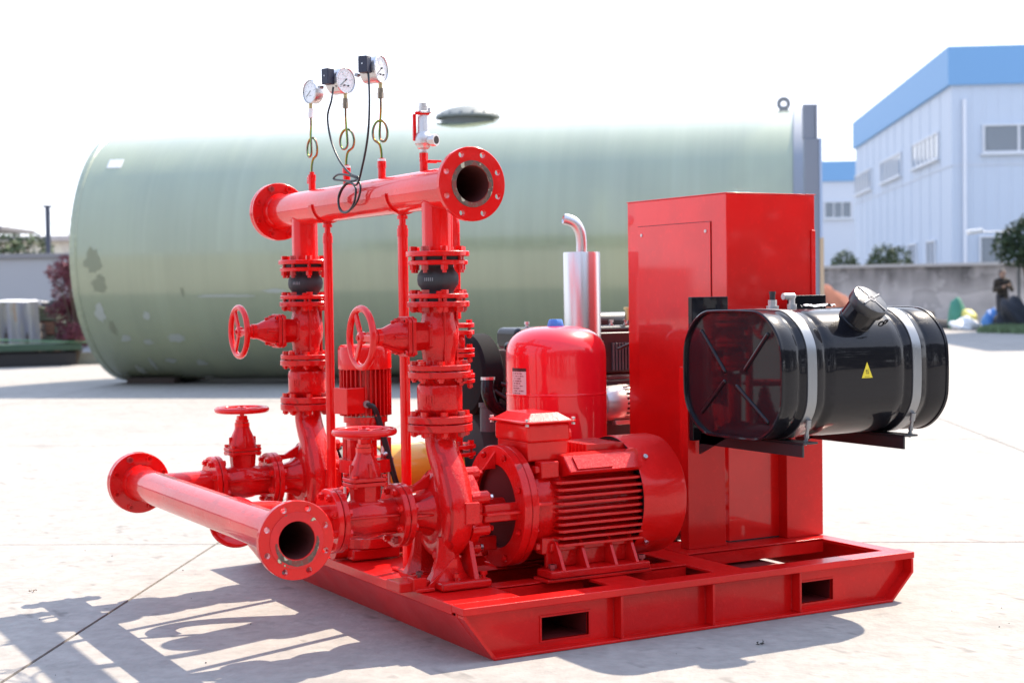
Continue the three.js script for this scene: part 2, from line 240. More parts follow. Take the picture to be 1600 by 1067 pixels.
// ---------------------------------------------------------------- pipes and valves
const BR = 0.0135;                                                    // bolt head radius
function suctionHeader() {
  const x = -0.522, y = 0.439, z0 = -0.117, z1 = -1.907, t = thing('suction_header', 'red horizontal suction pipe at lower left with an open flange facing the camera', 'pipe', [x, y, (z0 + z1) / 2]);
  const L = z0 - z1, h = L / 2;
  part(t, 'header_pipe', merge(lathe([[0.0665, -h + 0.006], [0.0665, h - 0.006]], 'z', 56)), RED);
  part(t, 'pipe_bore', lathe([[0.059, -h], [0.059, h]], 'z', 48), BORE);
  const f = part(t, 'flange', ringPlate(0.125, 0.0595, 0.022, 8, 0.105, 0.0095, 'z'), RED, [0, 0, h - 0.011]);
  part(f, 'worn_face', ringPlate(0.089, 0.0605, 0.003, 0, 0, 0, 'z', 0.0008), CHIPPED, [0, 0, 0.0122]);
  { // worn paint round the lower half of the bore, down to pale filler
    seed = 77; const out = [], inn = []; for (let i = 0; i <= 40; i++) { const a = Math.PI * (1.02 + 1.02 * i / 40), e = Math.sin(Math.PI * i / 40); const w = 0.004 + 0.013 * Math.pow(e, 0.6) * (0.35 + 0.9 * fbm(i * 0.35, 2, 64, 911, 3)); out.push([(0.0665 + w) * Math.cos(a), (0.0665 + w) * Math.sin(a)]); inn.push([(0.0655 - 0.003 * e * rnd()) * Math.cos(a), (0.0655 - 0.003 * e * rnd()) * Math.sin(a)]); }
    part(f, 'bare_patch', poly([...out, ...inn.reverse()], 0.0012, 0), RUST, [0, 0, 0.0134]);
  }
  part(t, 'weld_collar', lathe([[0.066, -0.012], [0.071, -0.004], [0.075, 0.006], [0.066, 0.006]], 'z'), RED, [0, 0, h - 0.032]);
  const g = part(t, 'flange', disc(0.125, 0.022, 'z'), RED, [0, 0, -h + 0.02]);
  part(t, 'blind_flange', disc(0.125, 0.020, 'z'), RED, [0, 0, -h - 0.004]);
  bolts(g, 8, 0.105, 0.022, BR, RED, 'z', -0.012);
  part(t, 'weld_collar', lathe([[0.076, -0.012], [0.074, 0.004], [0.067, 0.02]], 'z'), RED, [0, 0, -h + 0.042]);
  for (const z of [ZN, ZF]) {
    const zz = z - (z0 + z1) / 2, yy = AXY - y;
    part(t, 'branch_pipe', lathe([[0.054, 0.03], [0.054, 0.24]], 'x'), RED, [0, yy, zz]);
    part(t, 'branch_flange', disc(0.11, 0.020, 'x'), RED, [-0.2735 - x, yy, zz]);
  }
  // stub with its own flange, under and behind the pipe
  const sx = -0.398 - x, sy = 0.369 - y, sz = -1.05 - (z0 + z1) / 2;
  part(t, 'stub_flange', lathe([[0, -0.012], [0.085, -0.012], [0.096, -0.006], [0.098, 0.0], [0.096, 0.007], [0.088, 0.010], [0.076, 0.008], [0.068, 0.002], [0.05, -0.002], [0, -0.004]], 'z'), RED, [sx, sy, sz], [-0.45, -0.25, 0]);
  part(t, 'stub_pipe', tube([[sx, sy, sz - 0.01], [sx, sy, sz - 0.09], [sx + 0.06, sy, sz - 0.15], [sx + 0.2, sy, sz - 0.16], [sx + 0.42, sy - 0.06, sz - 0.05]], 0.045, 40, 20), RED);
}
suctionHeader();

function wheel(R, m) {                                                // rim in the XZ plane, hub at the centre
  return merge(new THREE.TorusGeometry(R - 0.0115, 0.0120, 14, 56).rotateX(Math.PI / 2).scale(1, 1.0, 1), lathe([[0.008, -0.014], [0.020, -0.012], [0.024, 0], [0.019, 0.010], [0.012, 0.013], [0, 0.013]], 'y', 24));
}
function gateValve(p, vertical, label, group) {                       // flow along X, stem along +Y before it is turned
  const t = thing('gate_valve', label, 'gate valve', p, group); if (vertical) t.rotation.z = Math.PI / 2;
  part(t, 'body', merge(lathe([[0.060, -0.10], [0.058, -0.085], [0.060, -0.06], [0.069, -0.03], [0.071, 0], [0.069, 0.03], [0.060, 0.06], [0.058, 0.085], [0.060, 0.10]], 'x'),
    at(lathe([[0.052, 0], [0.050, 0.05], [0.056, 0.116]], 'y', 8).rotateY(Math.PI / 8).scale(1, 1, 0.86), 0, 0, 0), at(box(0.085, 0.06, 0.10, 0.012), 0, 0.03, 0), at(box(0.20, 0.008, 0.012, 0.003), 0, 0.01, 0.066), at(box(0.20, 0.008, 0.012, 0.003), 0, -0.055, 0.03)), CAST);
  for (const s of [-1, 1]) { const f = part(t, 'flange', disc(0.11, 0.020, 'x'), CAST, [s * 0.1105, 0, 0]); bolts(f, 8, 0.0885, 0.0215, BR, RED, 'x', s * 0.0115); }
  const plate = new THREE.ExtrudeGeometry(rrShape(0.136, 0.105, 0.024), { depth: 0.009, bevelEnabled: true, bevelSize: 0.002, bevelThickness: 0.002, bevelSegments: 1, curveSegments: 8 }).rotateX(-Math.PI / 2);
  part(t, 'bonnet_flange', uvm(plate.clone()), CAST, [0, 0.114, 0]);
  const up = part(t, 'bonnet', merge(uvm(plate.clone()).translate(0, 0.1295, 0), at(lathe([[0.058, 0], [0.055, 0.02], [0.045, 0.05], [0.033, 0.075], [0.030, 0.088]], 'y', 32).scale(1, 1, 0.85), 0, 0.139, 0), at(box(0.012, 0.05, 0.10, 0.004), 0, 0.165, 0), at(box(0.115, 0.045, 0.012, 0.004), 0, 0.162, 0)), CAST);
  for (const [bx, bz] of [[-0.055, -0.04], [0.055, -0.04], [-0.055, 0.04], [0.055, 0.04]]) part(up, 'bolt', boltGeo(0.013, 0.0095, 'y', 0.009, 0), RED, [bx, 0.1295, bz]);
  part(t, 'gland', merge(at(cyl(0.031, 0.016), 0, 0.234, 0), at(cyl(0.027, 0.012), 0, 0.249, 0), at(toCreasedNormals(new THREE.CylinderGeometry(0.022, 0.023, 0.016, 6), 0.3), 0, 0.263, 0)), RED);
  part(t, 'stem', at(cyl(0.0095, 0.03), 0, 0.282, 0), RED);
  const w = part(t, 'handwheel', wheel(0.112, RED), RED, [0, 0.296, 0], [0, 0.5, 0]);
  for (let i = 0; i < 3; i++) { const a = i * 2 * Math.PI / 3; part(w, 'spoke', uvm(new RoundedBoxGeometry(0.078, 0.011, 0.024, 2, 0.004).translate(0.056, 0, 0)), RED, [0, 0, 0], [0, a, 0]); }
  part(w, 'spindle_nut', boltGeo(0.001, 0.009, 'y', 0.004, 0), RED, [0, 0.0125, 0]);
  return t;
}
const GV = 'gate valves on the two main pump lines';
gateValve([-0.14, AXY, ZN], false, 'red suction gate valve with horizontal handwheel between open pipe flange and near pump', GV);
gateValve([-0.14, AXY, ZF], false, 'red suction gate valve with horizontal handwheel at far left before the rear pump', GV);
gateValve([XR, 1.0545, ZN], true, 'red discharge gate valve with upright handwheel on the near riser', GV);
gateValve([XR, 1.0545, ZF], true, 'red discharge gate valve with upright handwheel on the rear riser at left', GV);

function rubberJoint(z, label) {
  const t = thing('rubber_joint', label, 'expansion joint', [XR, 1.252, z], 'rubber joints below the header');
  part(t, 'bellows', lathe([[0, -0.0765], [0.084, -0.0765], [0.084, -0.050], [0.056, -0.062], [0.054, -0.045], [0.060, -0.032], [0.071, -0.018], [0.0735, 0], [0.071, 0.018], [0.060, 0.032], [0.054, 0.045], [0.056, 0.062], [0.084, 0.050], [0.084, 0.0795], [0, 0.0795]]), RUBBER);
  const u = part(t, 'flange', disc(0.106, 0.016), RED, [0, 0.058, 0]), l = part(t, 'flange', disc(0.106, 0.016), RED, [0, -0.058, 0]);
  bolts(u, 8, 0.0885, 0.024, BR, RED, 'y', 0.016, 0.2, 0.017, 0.010); bolts(l, 8, 0.0885, 0.0235, BR, RED, 'y', -0.0155, 0.2, 0.014, 0.004);
  // moulded white size marks, as faint short strokes
  const marks = []; for (let i = 0; i < 5; i++) { const a = 2.75 + i * 0.10; marks.push(at(new THREE.BoxGeometry(0.0035, 0.012, 0.0012).rotateY(Math.PI / 2 - a), 0.0738 * Math.cos(a), 0, 0.0738 * Math.sin(a))); }
  part(t, 'moulded_marks', merge(marks), mat(0.20, 0.20, 0.21, 0.6), [0, 0, 0], [0, 0.45, 0]);
}
rubberJoint(ZN, 'black rubber expansion joint between red flanges on the near riser');
rubberJoint(ZF, 'black rubber expansion joint between red flanges on the rear riser');

function checkValve(z, label) {
  const t = thing('check_valve', label, 'check valve', [XR, 0.84, z], 'check valves above the pumps');
  part(t, 'body', merge(lathe([[0.062, -0.066], [0.066, -0.060], [0.074, -0.050], [0.079, -0.042], [0.080, 0.03], [0.077, 0.042], [0.068, 0.050], [0.064, 0.058], [0.064, 0.07]]), at(box(0.018, 0.016, 0.02, 0.004), 0.05, 0.047, 0.062)), CAST);
  part(t, 'flange', disc(0.112, 0.023), CAST, [0, 0.079, 0]);
  const f = part(t, 'flange', disc(0.114, 0.026), CAST, [0, -0.077, 0]); bolts(f, 8, 0.092, 0.028, BR, RED, 'y', -0.015, 0.3, 0.015, 0.004);
  const m = []; for (let i = 0; i < 4; i++) { const a = 2.55 + i * 0.13; m.push(at(new THREE.BoxGeometry(0.004, 0.03, 0.003).rotateY(Math.PI / 2 - a), 0.0805 * Math.cos(a), -0.004, 0.0805 * Math.sin(a))); m.push(at(new THREE.BoxGeometry(0.010, 0.004, 0.003).rotateY(Math.PI / 2 - a), 0.0805 * Math.cos(a + 0.05), 0.009 - 0.018 * (i % 2), 0.0805 * Math.sin(a + 0.05))); }
  part(t, 'cast_marks', merge(m), CAST, [0, 0, 0], [0, 0.25, 0]);
}
checkValve(ZN, 'red cast check valve just above the near pump');
checkValve(ZF, 'red cast check valve just above the rear pump');

function dischargeHeader() {
  const y = 1.568, z0 = -0.18, z1 = -2.012, zc = (z0 + z1) / 2, h = (z0 - z1) / 2;
  const t = thing('discharge_header', 'red overhead discharge pipe with a large open flange at its near end', 'pipe', [XR, y, zc]);
  part(t, 'header_pipe', lathe([[0.070, -h + 0.006], [0.070, h - 0.006]], 'z', 56), RED);
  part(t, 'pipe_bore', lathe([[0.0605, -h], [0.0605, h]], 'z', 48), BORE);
  const f = part(t, 'flange', ringPlate(0.125, 0.061, 0.022, 8, 0.105, 0.0095, 'z'), RED, [0, 0, h - 0.011]);
  part(f, 'worn_face', ringPlate(0.0785, 0.062, 0.006, 0, 0, 0, 'z', 0.001), RUST, [0, 0, 0.0108]);
  const g = part(t, 'flange', disc(0.125, 0.020, 'z'), RED, [0, 0, -h + 0.02]);
  part(t, 'blind_flange', disc(0.125, 0.020, 'z'), RED, [0, 0, -h - 0.003]);
  bolts(g, 8, 0.105, 0.022, BR, RED, 'z', -0.0115);
  part(t, 'weld_collar', lathe([[0.080, -0.012], [0.078, 0.004], [0.0705, 0.02]], 'z'), RED, [0, 0, -h + 0.042]);
  for (const z of [ZN, ZF]) {
    part(t, 'riser_pipe', lathe([[0.054, -0.226], [0.054, -0.045]]), RED, [0, 0, z - zc]);
    part(t, 'weld_seam', tube(Array.from({ length: 24 }, (_, i) => { const a = i / 24 * 2 * Math.PI, px = 0.0555 * Math.cos(a); return [px, -Math.sqrt(0.0704 * 0.0704 - px * px), 0.0555 * Math.sin(a)]; }), 0.0035, 60, 6, true), RED, [0, 0, z - zc]);
    part(t, 'riser_flange', disc(0.112, 0.018), RED, [0, 1.341 - y, z - zc]);
  }
}
dischargeHeader();

function support(z, label) {
  const t = thing('pipe_support', label, 'pipe support', [XR, TOP, z], 'pipe supports under the header'), Y = (v) => v - TOP;
  part(t, 'post', at(cyl(0.0185, Y(1.415)), 0, Y(1.415) / 2, 0), RED);
  part(t, 'adjusting_nut', merge(at(cyl(0.0205, 0.03), 0, Y(1.427), 0), at(cyl(0.018, 0.012), 0, Y(1.4475), 0)), RED);
  part(t, 'threaded_rod', at(cyl(0.0125, 0.05), 0, Y(1.47), 0), RED);
  part(t, 'collar', merge(at(cyl(0.020, 0.013), 0, Y(1.483), 0), at(cyl(0.016, 0.01), 0, Y(1.494), 0)), RED);
  const sad = new THREE.CylinderGeometry(0.0735, 0.0735, 0.026, 40, 1, true, 0, Math.PI).rotateZ(Math.PI / 2).rotateY(Math.PI / 2);
  const pos = []; for (let i = 0; i <= 24; i++) { const a = Math.PI * (1.0 + i / 24); pos.push([0.0725 * Math.cos(a), 0.0725 * Math.sin(a)]); }
  const sh = new THREE.Shape(); sh.absarc(0, 0, 0.0765, Math.PI, 2 * Math.PI); sh.absarc(0, 0, 0.0702, 2 * Math.PI, Math.PI, true);
  part(t, 'saddle', uvm(new THREE.ExtrudeGeometry(sh, { depth: 0.03, bevelEnabled: false, curveSegments: 30 }).translate(0, 0, -0.015)), RED, [0, 1.568 - TOP, 0]);
  part(t, 'base_plate', box(0.09, 0.010, 0.09, 0.002), RED, [0, 0.0052, 0]);
}
support(-0.733, 'thin red support post right behind the near riser, under the overhead pipe');
support(-1.447, 'thin red support post beside the rear riser, under the overhead pipe');

// ---------------------------------------------------------------- end-suction pumps
function pump(z, label, lantern) {
  const t = thing('centrifugal_pump', label, 'pump', [XR, TOP, z], 'main pumps under the risers'), A = AXY - TOP;
  const pts = [], rad = [], rc = 0.122;
  for (let a = 25; a <= 285; a += 13) { const q = a * Math.PI / 180; pts.push([0, A + rc * Math.cos(q), -rc * Math.sin(q)]); rad.push(0.036 + 0.024 * (a - 25) / 260); }
  for (const [yy, zz, r] of [[0.085, 0.100, 0.060], [0.14, 0.070, 0.0585], [0.195, 0.030, 0.057], [0.24, 0.006, 0.056], [0.285, 0, 0.055]]) { pts.push([0, A + yy, zz]); rad.push(r); }
  part(t, 'volute', merge(varTube(pts, rad, 110, 28), at(lathe([[0.05, -0.062], [0.085, -0.058], [0.125, -0.040], [0.150, -0.02], [0.150, 0.03], [0.140, 0.052], [0, 0.056]], 'x'), 0, A, 0),
    at(box(0.055, 0.075, 0.02, 0.004), 0.028, A + 0.01, 0.178)), CAST);
  part(t, 'discharge_flange', disc(0.114, 0.027), CAST, [0, 0.7335 - TOP, 0]);
  part(t, 'suction_flange', disc(0.11, 0.022, 'x'), CAST, [-0.157, A, 0]);
  part(t, 'suction_nozzle', merge(lathe([[0.060, -0.148], [0.058, -0.125], [0.068, -0.085], [0.088, -0.050]], 'x').translate(0, A, 0), at(box(0.085, 0.008, 0.012, 0.002), -0.105, A, 0.072), at(poly([[-0.146, 0.075], [-0.146, 0.10], [-0.11, 0.098], [-0.045, 0.135], [-0.05, 0.085]], 0.012, 0.002), 0, A, -0.006)), CAST);
  const lobes = [lathe([[0, 0.053], [0.150, 0.053], [0.152, 0.058], [0.152, 0.083], [0.148, 0.087], [0, 0.087]], 'x').translate(0, A, 0)];
  for (let i = 0; i < 8; i++) { const a = (i + 0.5) / 8 * 2 * Math.PI; lobes.push(lathe([[0, 0.045], [0.024, 0.045], [0.024, 0.112], [0.020, 0.117], [0, 0.117]], 'x', 20).translate(0, A + 0.142 * Math.sin(a), 0.142 * Math.cos(a))); }
  const cov = part(t, 'casing_cover', merge(lobes), CAST);
  for (let i = 0; i < 8; i++) { const a = (i + 0.5) / 8 * 2 * Math.PI; part(cov, 'bolt', boltGeo(0.006, 0.0095, 'x', 0.009, 0), i % 2 ? CAST : STEEL, [0.118, A + 0.142 * Math.sin(a), 0.142 * Math.cos(a)]); }
  // feet on both sides
  for (const s of [1, -1]) {
    const f = part(t, 'foot', merge(at(box(0.195, 0.030, 0.145, 0.010), 0.008, 0.0165, s * 0.105), at(poly([[0, 0], [0.105, 0], [0.045, 0.165], [0.0, 0.17]], 0.014, 0.002).rotateY(s > 0 ? -Math.PI / 2 : Math.PI / 2), 0.062, 0.03, s * 0.055), at(lathe([[0.082, 0], [0.062, 0.03], [0.045, 0.08], [0.036, 0.15]], 'y', 8).rotateY(Math.PI / 8).scale(1, 1, 0.55), -0.028, 0.028, s * 0.095)), CAST);
    for (const bx of [-0.02, 0.085]) part(f, 'bolt', boltGeo(0.008, 0.013, 'y', 0.013, 0.004), CAST, [bx, 0.035, s * 0.150]);
  }
  part(t, 'drain_plug', at(merge(lathe([[0, 0], [0.024, 0], [0.024, 0.012], [0.018, 0.016], [0, 0.016]], 'x', 20), toCreasedNormals(new THREE.CylinderGeometry(0.010, 0.010, 0.02, 6).rotateZ(Math.PI / 2), 0.3)).rotateY(Math.PI * 0.75), -0.05, A - 0.14, 0.07), CAST);
  part(t, 'neck_marks', merge([0, 1, 2, 3, 4, 5].map((i) => at(new THREE.BoxGeometry(0.004, 0.009, 0.007), -0.052 + 0.003 * i, A + 0.235 - i * 0.017, 0.012 + i * 0.008))), CAST);
  if (lantern) {
    const arm = (a) => at(box(0.135, 0.062, 0.026, 0.005), 0.155, 0, 0.150).rotateX(a).translate(0, A, 0);
    const rib = (a) => at(box(0.15, 0.010, 0.05, 0.003), 0.155, 0, 0.168).rotateX(a).translate(0, A, 0);
    part(t, 'lantern', merge(arm(0), arm(Math.PI), rib(0), rib(Math.PI), at(box(0.09, 0.05, 0.022, 0.004), 0.17, A - 0.13, 0), at(poly([[0, 0], [0, 0.06], [-0.05, 0.0]], 0.012, 0.001), 0.216, A + 0.135, -0.006), at(ringPlate(0.218, 0.150, 0.030, 8, 0.193, 0.009, 'x'), 0.231, A, 0)), CAST);
    part(t, 'lantern_inside', lathe([[0, 0.245], [0.1495, 0.245], [0.1495, 0.228]], 'x').translate(0, A, 0), mat(0.10, 0.008, 0.008, 0.8));
    part(t, 'bearing_neck', lathe([[0.09, 0.087], [0.065, 0.11], [0.05, 0.15], [0.05, 0.19], [0.03, 0.2], [0.03, 0.25]], 'x').translate(0, A, 0), CAST);
  }
}
pump(ZN, 'red cast centrifugal pump with spiral casing, close-coupled to the large finned motor', true);
pump(ZF, 'red cast centrifugal pump with spiral casing at the rear left, partly behind a support post', false);

// ---------------------------------------------------------------- large electric motor
{
  const t = thing('electric_motor', 'large red finned electric motor with terminal box, behind the near pump', 'motor', [0.66, TOP, ZN]), A = AXY - TOP, X = (x) => x - 0.66;
  const fl = part(t, 'mounting_flange', lathe([[0, 0], [0.2155, 0], [0.218, 0.0025], [0.218, 0.024], [0.214, 0.028], [0.17, 0.030], [0, 0.030]], 'x', 64), CAST, [X(0.399), A, 0]);
  for (let i = 0; i < 8; i++) { const a = Math.PI / 8 + i * Math.PI / 4; part(fl, 'bolt', boltGeo(0.032, 0.011, 'x', 0.010, 0.004), CAST, [-0.003, 0.193 * Math.cos(a), 0.193 * Math.sin(a)]); }
  const lugs = []; for (const [sy, sz] of [[1, 1], [1, -1], [-1, 1], [-1, -1]]) lugs.push(at(box(0.075, 0.06, 0.05, 0.006), X(0.505), A + sy * 0.135, sz * 0.135), at(box(0.022, 0.026, 0.03, 0.006), X(0.46), A + sy * 0.137, sz * 0.135));
  part(t, 'end_shield', merge(lathe([[0.150, 0.428], [0.150, 0.435], [0.165, 0.45], [0.172, 0.47], [0.172, 0.51]], 'x').translate(X(0), A, 0), lugs, at(box(0.07, 0.012, 0.05, 0.003), X(0.455), A + 0.02, 0.175)), CAST);
  part(t, 'stator', lathe([[0, 0.505], [0.168, 0.505], [0.168, 0.875], [0, 0.875]], 'x').translate(X(0), A, 0), CAST);
  const cutAt = (y) => Math.sqrt(Math.max(0, 0.168 * 0.168 - y * y)) - 0.006;
  for (const s of [1, -1]) for (let i = 0; i < 10; i++) {
    const y = -0.128 + i * 0.0245, z0 = cutAt(y), z1 = 0.207 - (i === 9 ? 0.012 : 0), w = z1 - z0;
    const sh = new THREE.Shape([[0.518, z0], [0.872, z0], [0.872, z1 - 0.010], [0.862, z1], [0.53, z1], [0.518, z1 - 0.014]].map(([a, b]) => new THREE.Vector2(X(a), b)));
    const g = new THREE.ExtrudeGeometry(sh, { depth: 0.0065, bevelEnabled: true, bevelSize: 0.0012, bevelThickness: 0.0014, bevelSegments: 1 }).rotateX(Math.PI / 2); if (s < 0) g.scale(1, 1, -1).index;
    part(t, 'cooling_fin', s > 0 ? uvm(g) : uvm(new THREE.ExtrudeGeometry(sh, { depth: 0.0065, bevelEnabled: false }).rotateX(-Math.PI / 2)), CAST, [0, A + y, 0]);
  }
  for (let i = 0; i < 9; i++) { const z = -0.11 + i * 0.0245, y0 = cutAt(z), y1 = 0.208, x0 = Math.abs(z) < 0.16 ? 0.70 : 0.53; part(t, 'cooling_fin', box(0.872 - x0, y1 - y0, 0.0075, 0.002), CAST, [X((x0 + 0.872) / 2), A + (y0 + y1) / 2, z]); }
  // shoulder block that carries the name plate
  part(t, 'shoulder', at(poly([[0.10, 0.13], [0.105, 0.185], [0.155, 0.180], [0.203, 0.128], [0.195, 0.118], [0.13, 0.10]], 0.30, 0.003).rotateY(-Math.PI / 2).scale(-1, 1, 1).rotateY(0), 0, 0, 0).scale(-1, 1, 1), CAST, [X(0.865), A, 0]);
  part(t, 'name_plate', box(0.15, 0.004, 0.058, 0.001), CAST, [X(0.67), A + 0.1565, 0.1815], [0.82, 0, 0]);
  part(t, 'lifting_lug', at(ringPlate(0.028, 0.008, 0.012, 0, 0, 0, 'z'), 0, 0, 0), CAST, [X(0.855), A + 0.165, 0.150]);
  part(t, 'foot', merge(...[1, -1].map((s) => [at(box(0.42, 0.026, 0.10, 0.005), X(0.665), 0.027, s * 0.19), at(box(0.36, 0.09, 0.018, 0.004), X(0.665), 0.085, s * 0.150), at(box(0.34, 0.03, 0.05, 0.004), X(0.665), A - 0.14, s * 0.15), ...[0.52, 0.62, 0.74, 0.83].map((x) => at(poly([[0, 0], [0.085, 0], [0.03, 0.10], [0, 0.10]], 0.010, 0.001).rotateY(s > 0 ? -Math.PI / 2 : Math.PI / 2), X(x), 0.035, s * 0.150))])), CAST);
  for (const x of [0.485, 0.86]) for (const s of [1, -1]) part(t, 'bolt', boltGeo(0.016, 0.015, 'y', 0.014, 0.004), mat(0.30, 0.05, 0.05, 0.4, 0.4), [X(x), 0.03, s * 0.2]);
  // terminal box
  const tb = part(t, 'terminal_box', merge(at(box(0.168, 0.075, 0.225, 0.008), 0, 0.014, 0), at(box(0.180, 0.070, 0.248, 0.014), 0, 0.0785, 0)), RED, [X(0.525), A + 0.185, 0.0]);
  const lp = new THREE.ExtrudeGeometry(rrShape(0.215, 0.285, 0.02), { depth: 0.004, bevelEnabled: true, bevelSize: 0.0015, bevelThickness: 0.0015, bevelSegments: 1 }).rotateX(-Math.PI / 2);
  const lid = (() => { const a = [[-0.092, 0, -0.125], [0.092, 0, -0.125], [0.092, 0, 0.125], [-0.092, 0, 0.125]], b = [[-0.055, 0.026, -0.088], [0.055, 0.026, -0.088], [0.055, 0.026, 0.088], [-0.055, 0.026, 0.088]], p = []; const q = (A_, B_, C_, D_) => p.push(...A_, ...B_, ...C_, ...A_, ...C_, ...D_); for (let i = 0; i < 4; i++) { const j = (i + 1) % 4; q(a[j], a[i], b[i], b[j]); } q(b[0], b[3], b[2], b[1]); const g = new THREE.BufferGeometry(); g.setAttribute('position', new THREE.Float32BufferAttribute(p, 3)); g.computeVertexNormals(); return g; })();
  const l = part(tb, 'lid', merge(at(lp, 0, 0.116, 0), at(lid, 0, 0.1215, 0)), RED);
  for (const [a, b] of [[-1, -1], [-1, 1], [1, -1], [1, 1]]) part(tb, 'screw', boltGeo(0.006, 0.0075, 'y', 0.007, 0), ALU, [a * 0.096, 0.118, b * 0.13]);
  part(t, 'box_boss', merge(at(cyl(0.024, 0.05, 'x'), X(0.635), A + 0.245, 0.03), at(box(0.03, 0.07, 0.05, 0.006), X(0.63), A + 0.20, 0.03)), CAST);
  // fan cowl
  const c = part(t, 'fan_cowl', lathe([[0.222, 0.862], [0.2245, 0.866], [0.2245, 1.03], [0.219, 1.052], [0.203, 1.066], [0.17, 1.070], [0, 1.071]], 'x', 72).translate(X(0), A, 0), SKID);
  part(t, 'cowl_inside', lathe([[0.17, 0.885], [0.2215, 0.865], [0.2215, 0.862]], 'x', 64).translate(X(0), A, 0), DARK);
  for (const a of [0.75, -0.75, Math.PI - 0.75, Math.PI + 0.75]) part(c, 'cowl_screw', boltGeo(0.003, 0.010, 'y', 0.006, 0), STEEL, [X(0.905), A + 0.227 * Math.sin(a), 0.227 * Math.cos(a)], [Math.PI / 2 - a, 0, 0]);
}

// ---------------------------------------------------------------- vertical jockey pump and its riser
{
  const z = -1.07, x = 0.14, t = thing('vertical_pump', 'red vertical multistage pump with finned motor, standing between the two risers', 'pump', [x, TOP, z]), Y = (v) => v - TOP;
  part(t, 'motor_core', at(cyl(0.082, 0.2), 0, Y(0.84), 0), CAST);
  part(t, 'fan_cover', lathe([[0.1005, 0], [0.103, 0.003], [0.103, 0.075], [0.099, 0.088], [0.090, 0.094], [0, 0.096]], 'y').translate(0, Y(0.915), 0), RED);
  for (let i = 0; i < 32; i++) { const a = i / 32 * 2 * Math.PI; const dz = Math.cos(a - 2.4); if (dz > 0.86) continue; part(t, 'cooling_fin', at(box(0.026, 0.185, 0.005, 0.001), 0.088, 0, 0), CAST, [0, Y(0.83), 0], [0, a, 0]); }
  part(t, 'terminal_box', box(0.10, 0.10, 0.085, 0.004), RED, [-0.085, Y(0.80), 0.055], [0, 0.25, 0]);
  part(t, 'motor_flange', merge(at(cyl(0.085, 0.022), 0, Y(0.722), 0), at(cyl(0.075, 0.02), 0, Y(0.70), 0), at(cyl(0.088, 0.024), 0, Y(0.676), 0)), CAST);
  part(t, 'lantern', merge(at(cyl(0.086, 0.02), 0, Y(0.655), 0), ...[[-0.07, 0.03], [0.07, 0.03], [-0.05, -0.06], [0.05, -0.06]].map(([a, b]) => at(box(0.034, 0.10, 0.034, 0.004), a, Y(0.60), b)), at(cyl(0.105, 0.05), 0, Y(0.545), 0)), CAST);
  part(t, 'coupling', at(cyl(0.022, 0.09), 0, Y(0.605), 0), STEEL);
  part(t, 'stage_column', at(cyl(0.066, 0.26), 0, Y(0.395), 0), INOX);
  for (const a of [0.6, 2.2, 3.8, 5.3]) part(t, 'tie_rod', at(cyl(0.006, 0.27), 0.088 * Math.cos(a), Y(0.39), 0.088 * Math.sin(a)), STEEL);
  part(t, 'base', merge(at(cyl(0.11, 0.035), 0, Y(0.252), 0), at(box(0.2, 0.045, 0.17, 0.01), 0, Y(0.2105), 0), at(cyl(0.045, 0.3, 'x'), 0, Y(0.235), 0)), CAST);
  part(t, 'vent_plug', merge(at(cyl(0.009, 0.03), 0.04, Y(0.605), 0.07), at(new THREE.SphereGeometry(0.011, 10, 8), 0.045, Y(0.59), 0.08)), STEEL);
  const c = single('conduit', 'black ribbed conduit curving down from the vertical pump motor', 'conduit', tube([[0.105, 0.785, -0.985], [0.128, 0.775, -0.975], [0.150, 0.735, -0.98], [0.185, 0.63, -0.99], [0.225, 0.50, -1.0], [0.26, 0.42, -1.02], [0.30, 0.35, -1.1]], 0.0115, 90, 12), CABLE);
  const rings = []; const cu = new THREE.CatmullRomCurve3([[0.150, 0.735, -0.98], [0.185, 0.63, -0.99], [0.225, 0.50, -1.0]].map((p) => new THREE.Vector3(...p)));
  for (let i = 0; i < 34; i++) { const g = new THREE.TorusGeometry(0.0113, 0.0016, 6, 12).rotateX(Math.PI / 2); const T = cu.getTangent(i / 34); g.applyQuaternion(new THREE.Quaternion().setFromUnitVectors(new THREE.Vector3(0, 1, 0), T)); const p = cu.getPoint(i / 34); rings.push(g.translate(p.x, p.y, p.z)); }
  part(c, 'conduit_ribs', merge(rings), CABLE);
  part(c, 'end_fitting', at(cyl(0.014, 0.03, 'z'), 0.105, 0.785, -0.99), GALV);
}
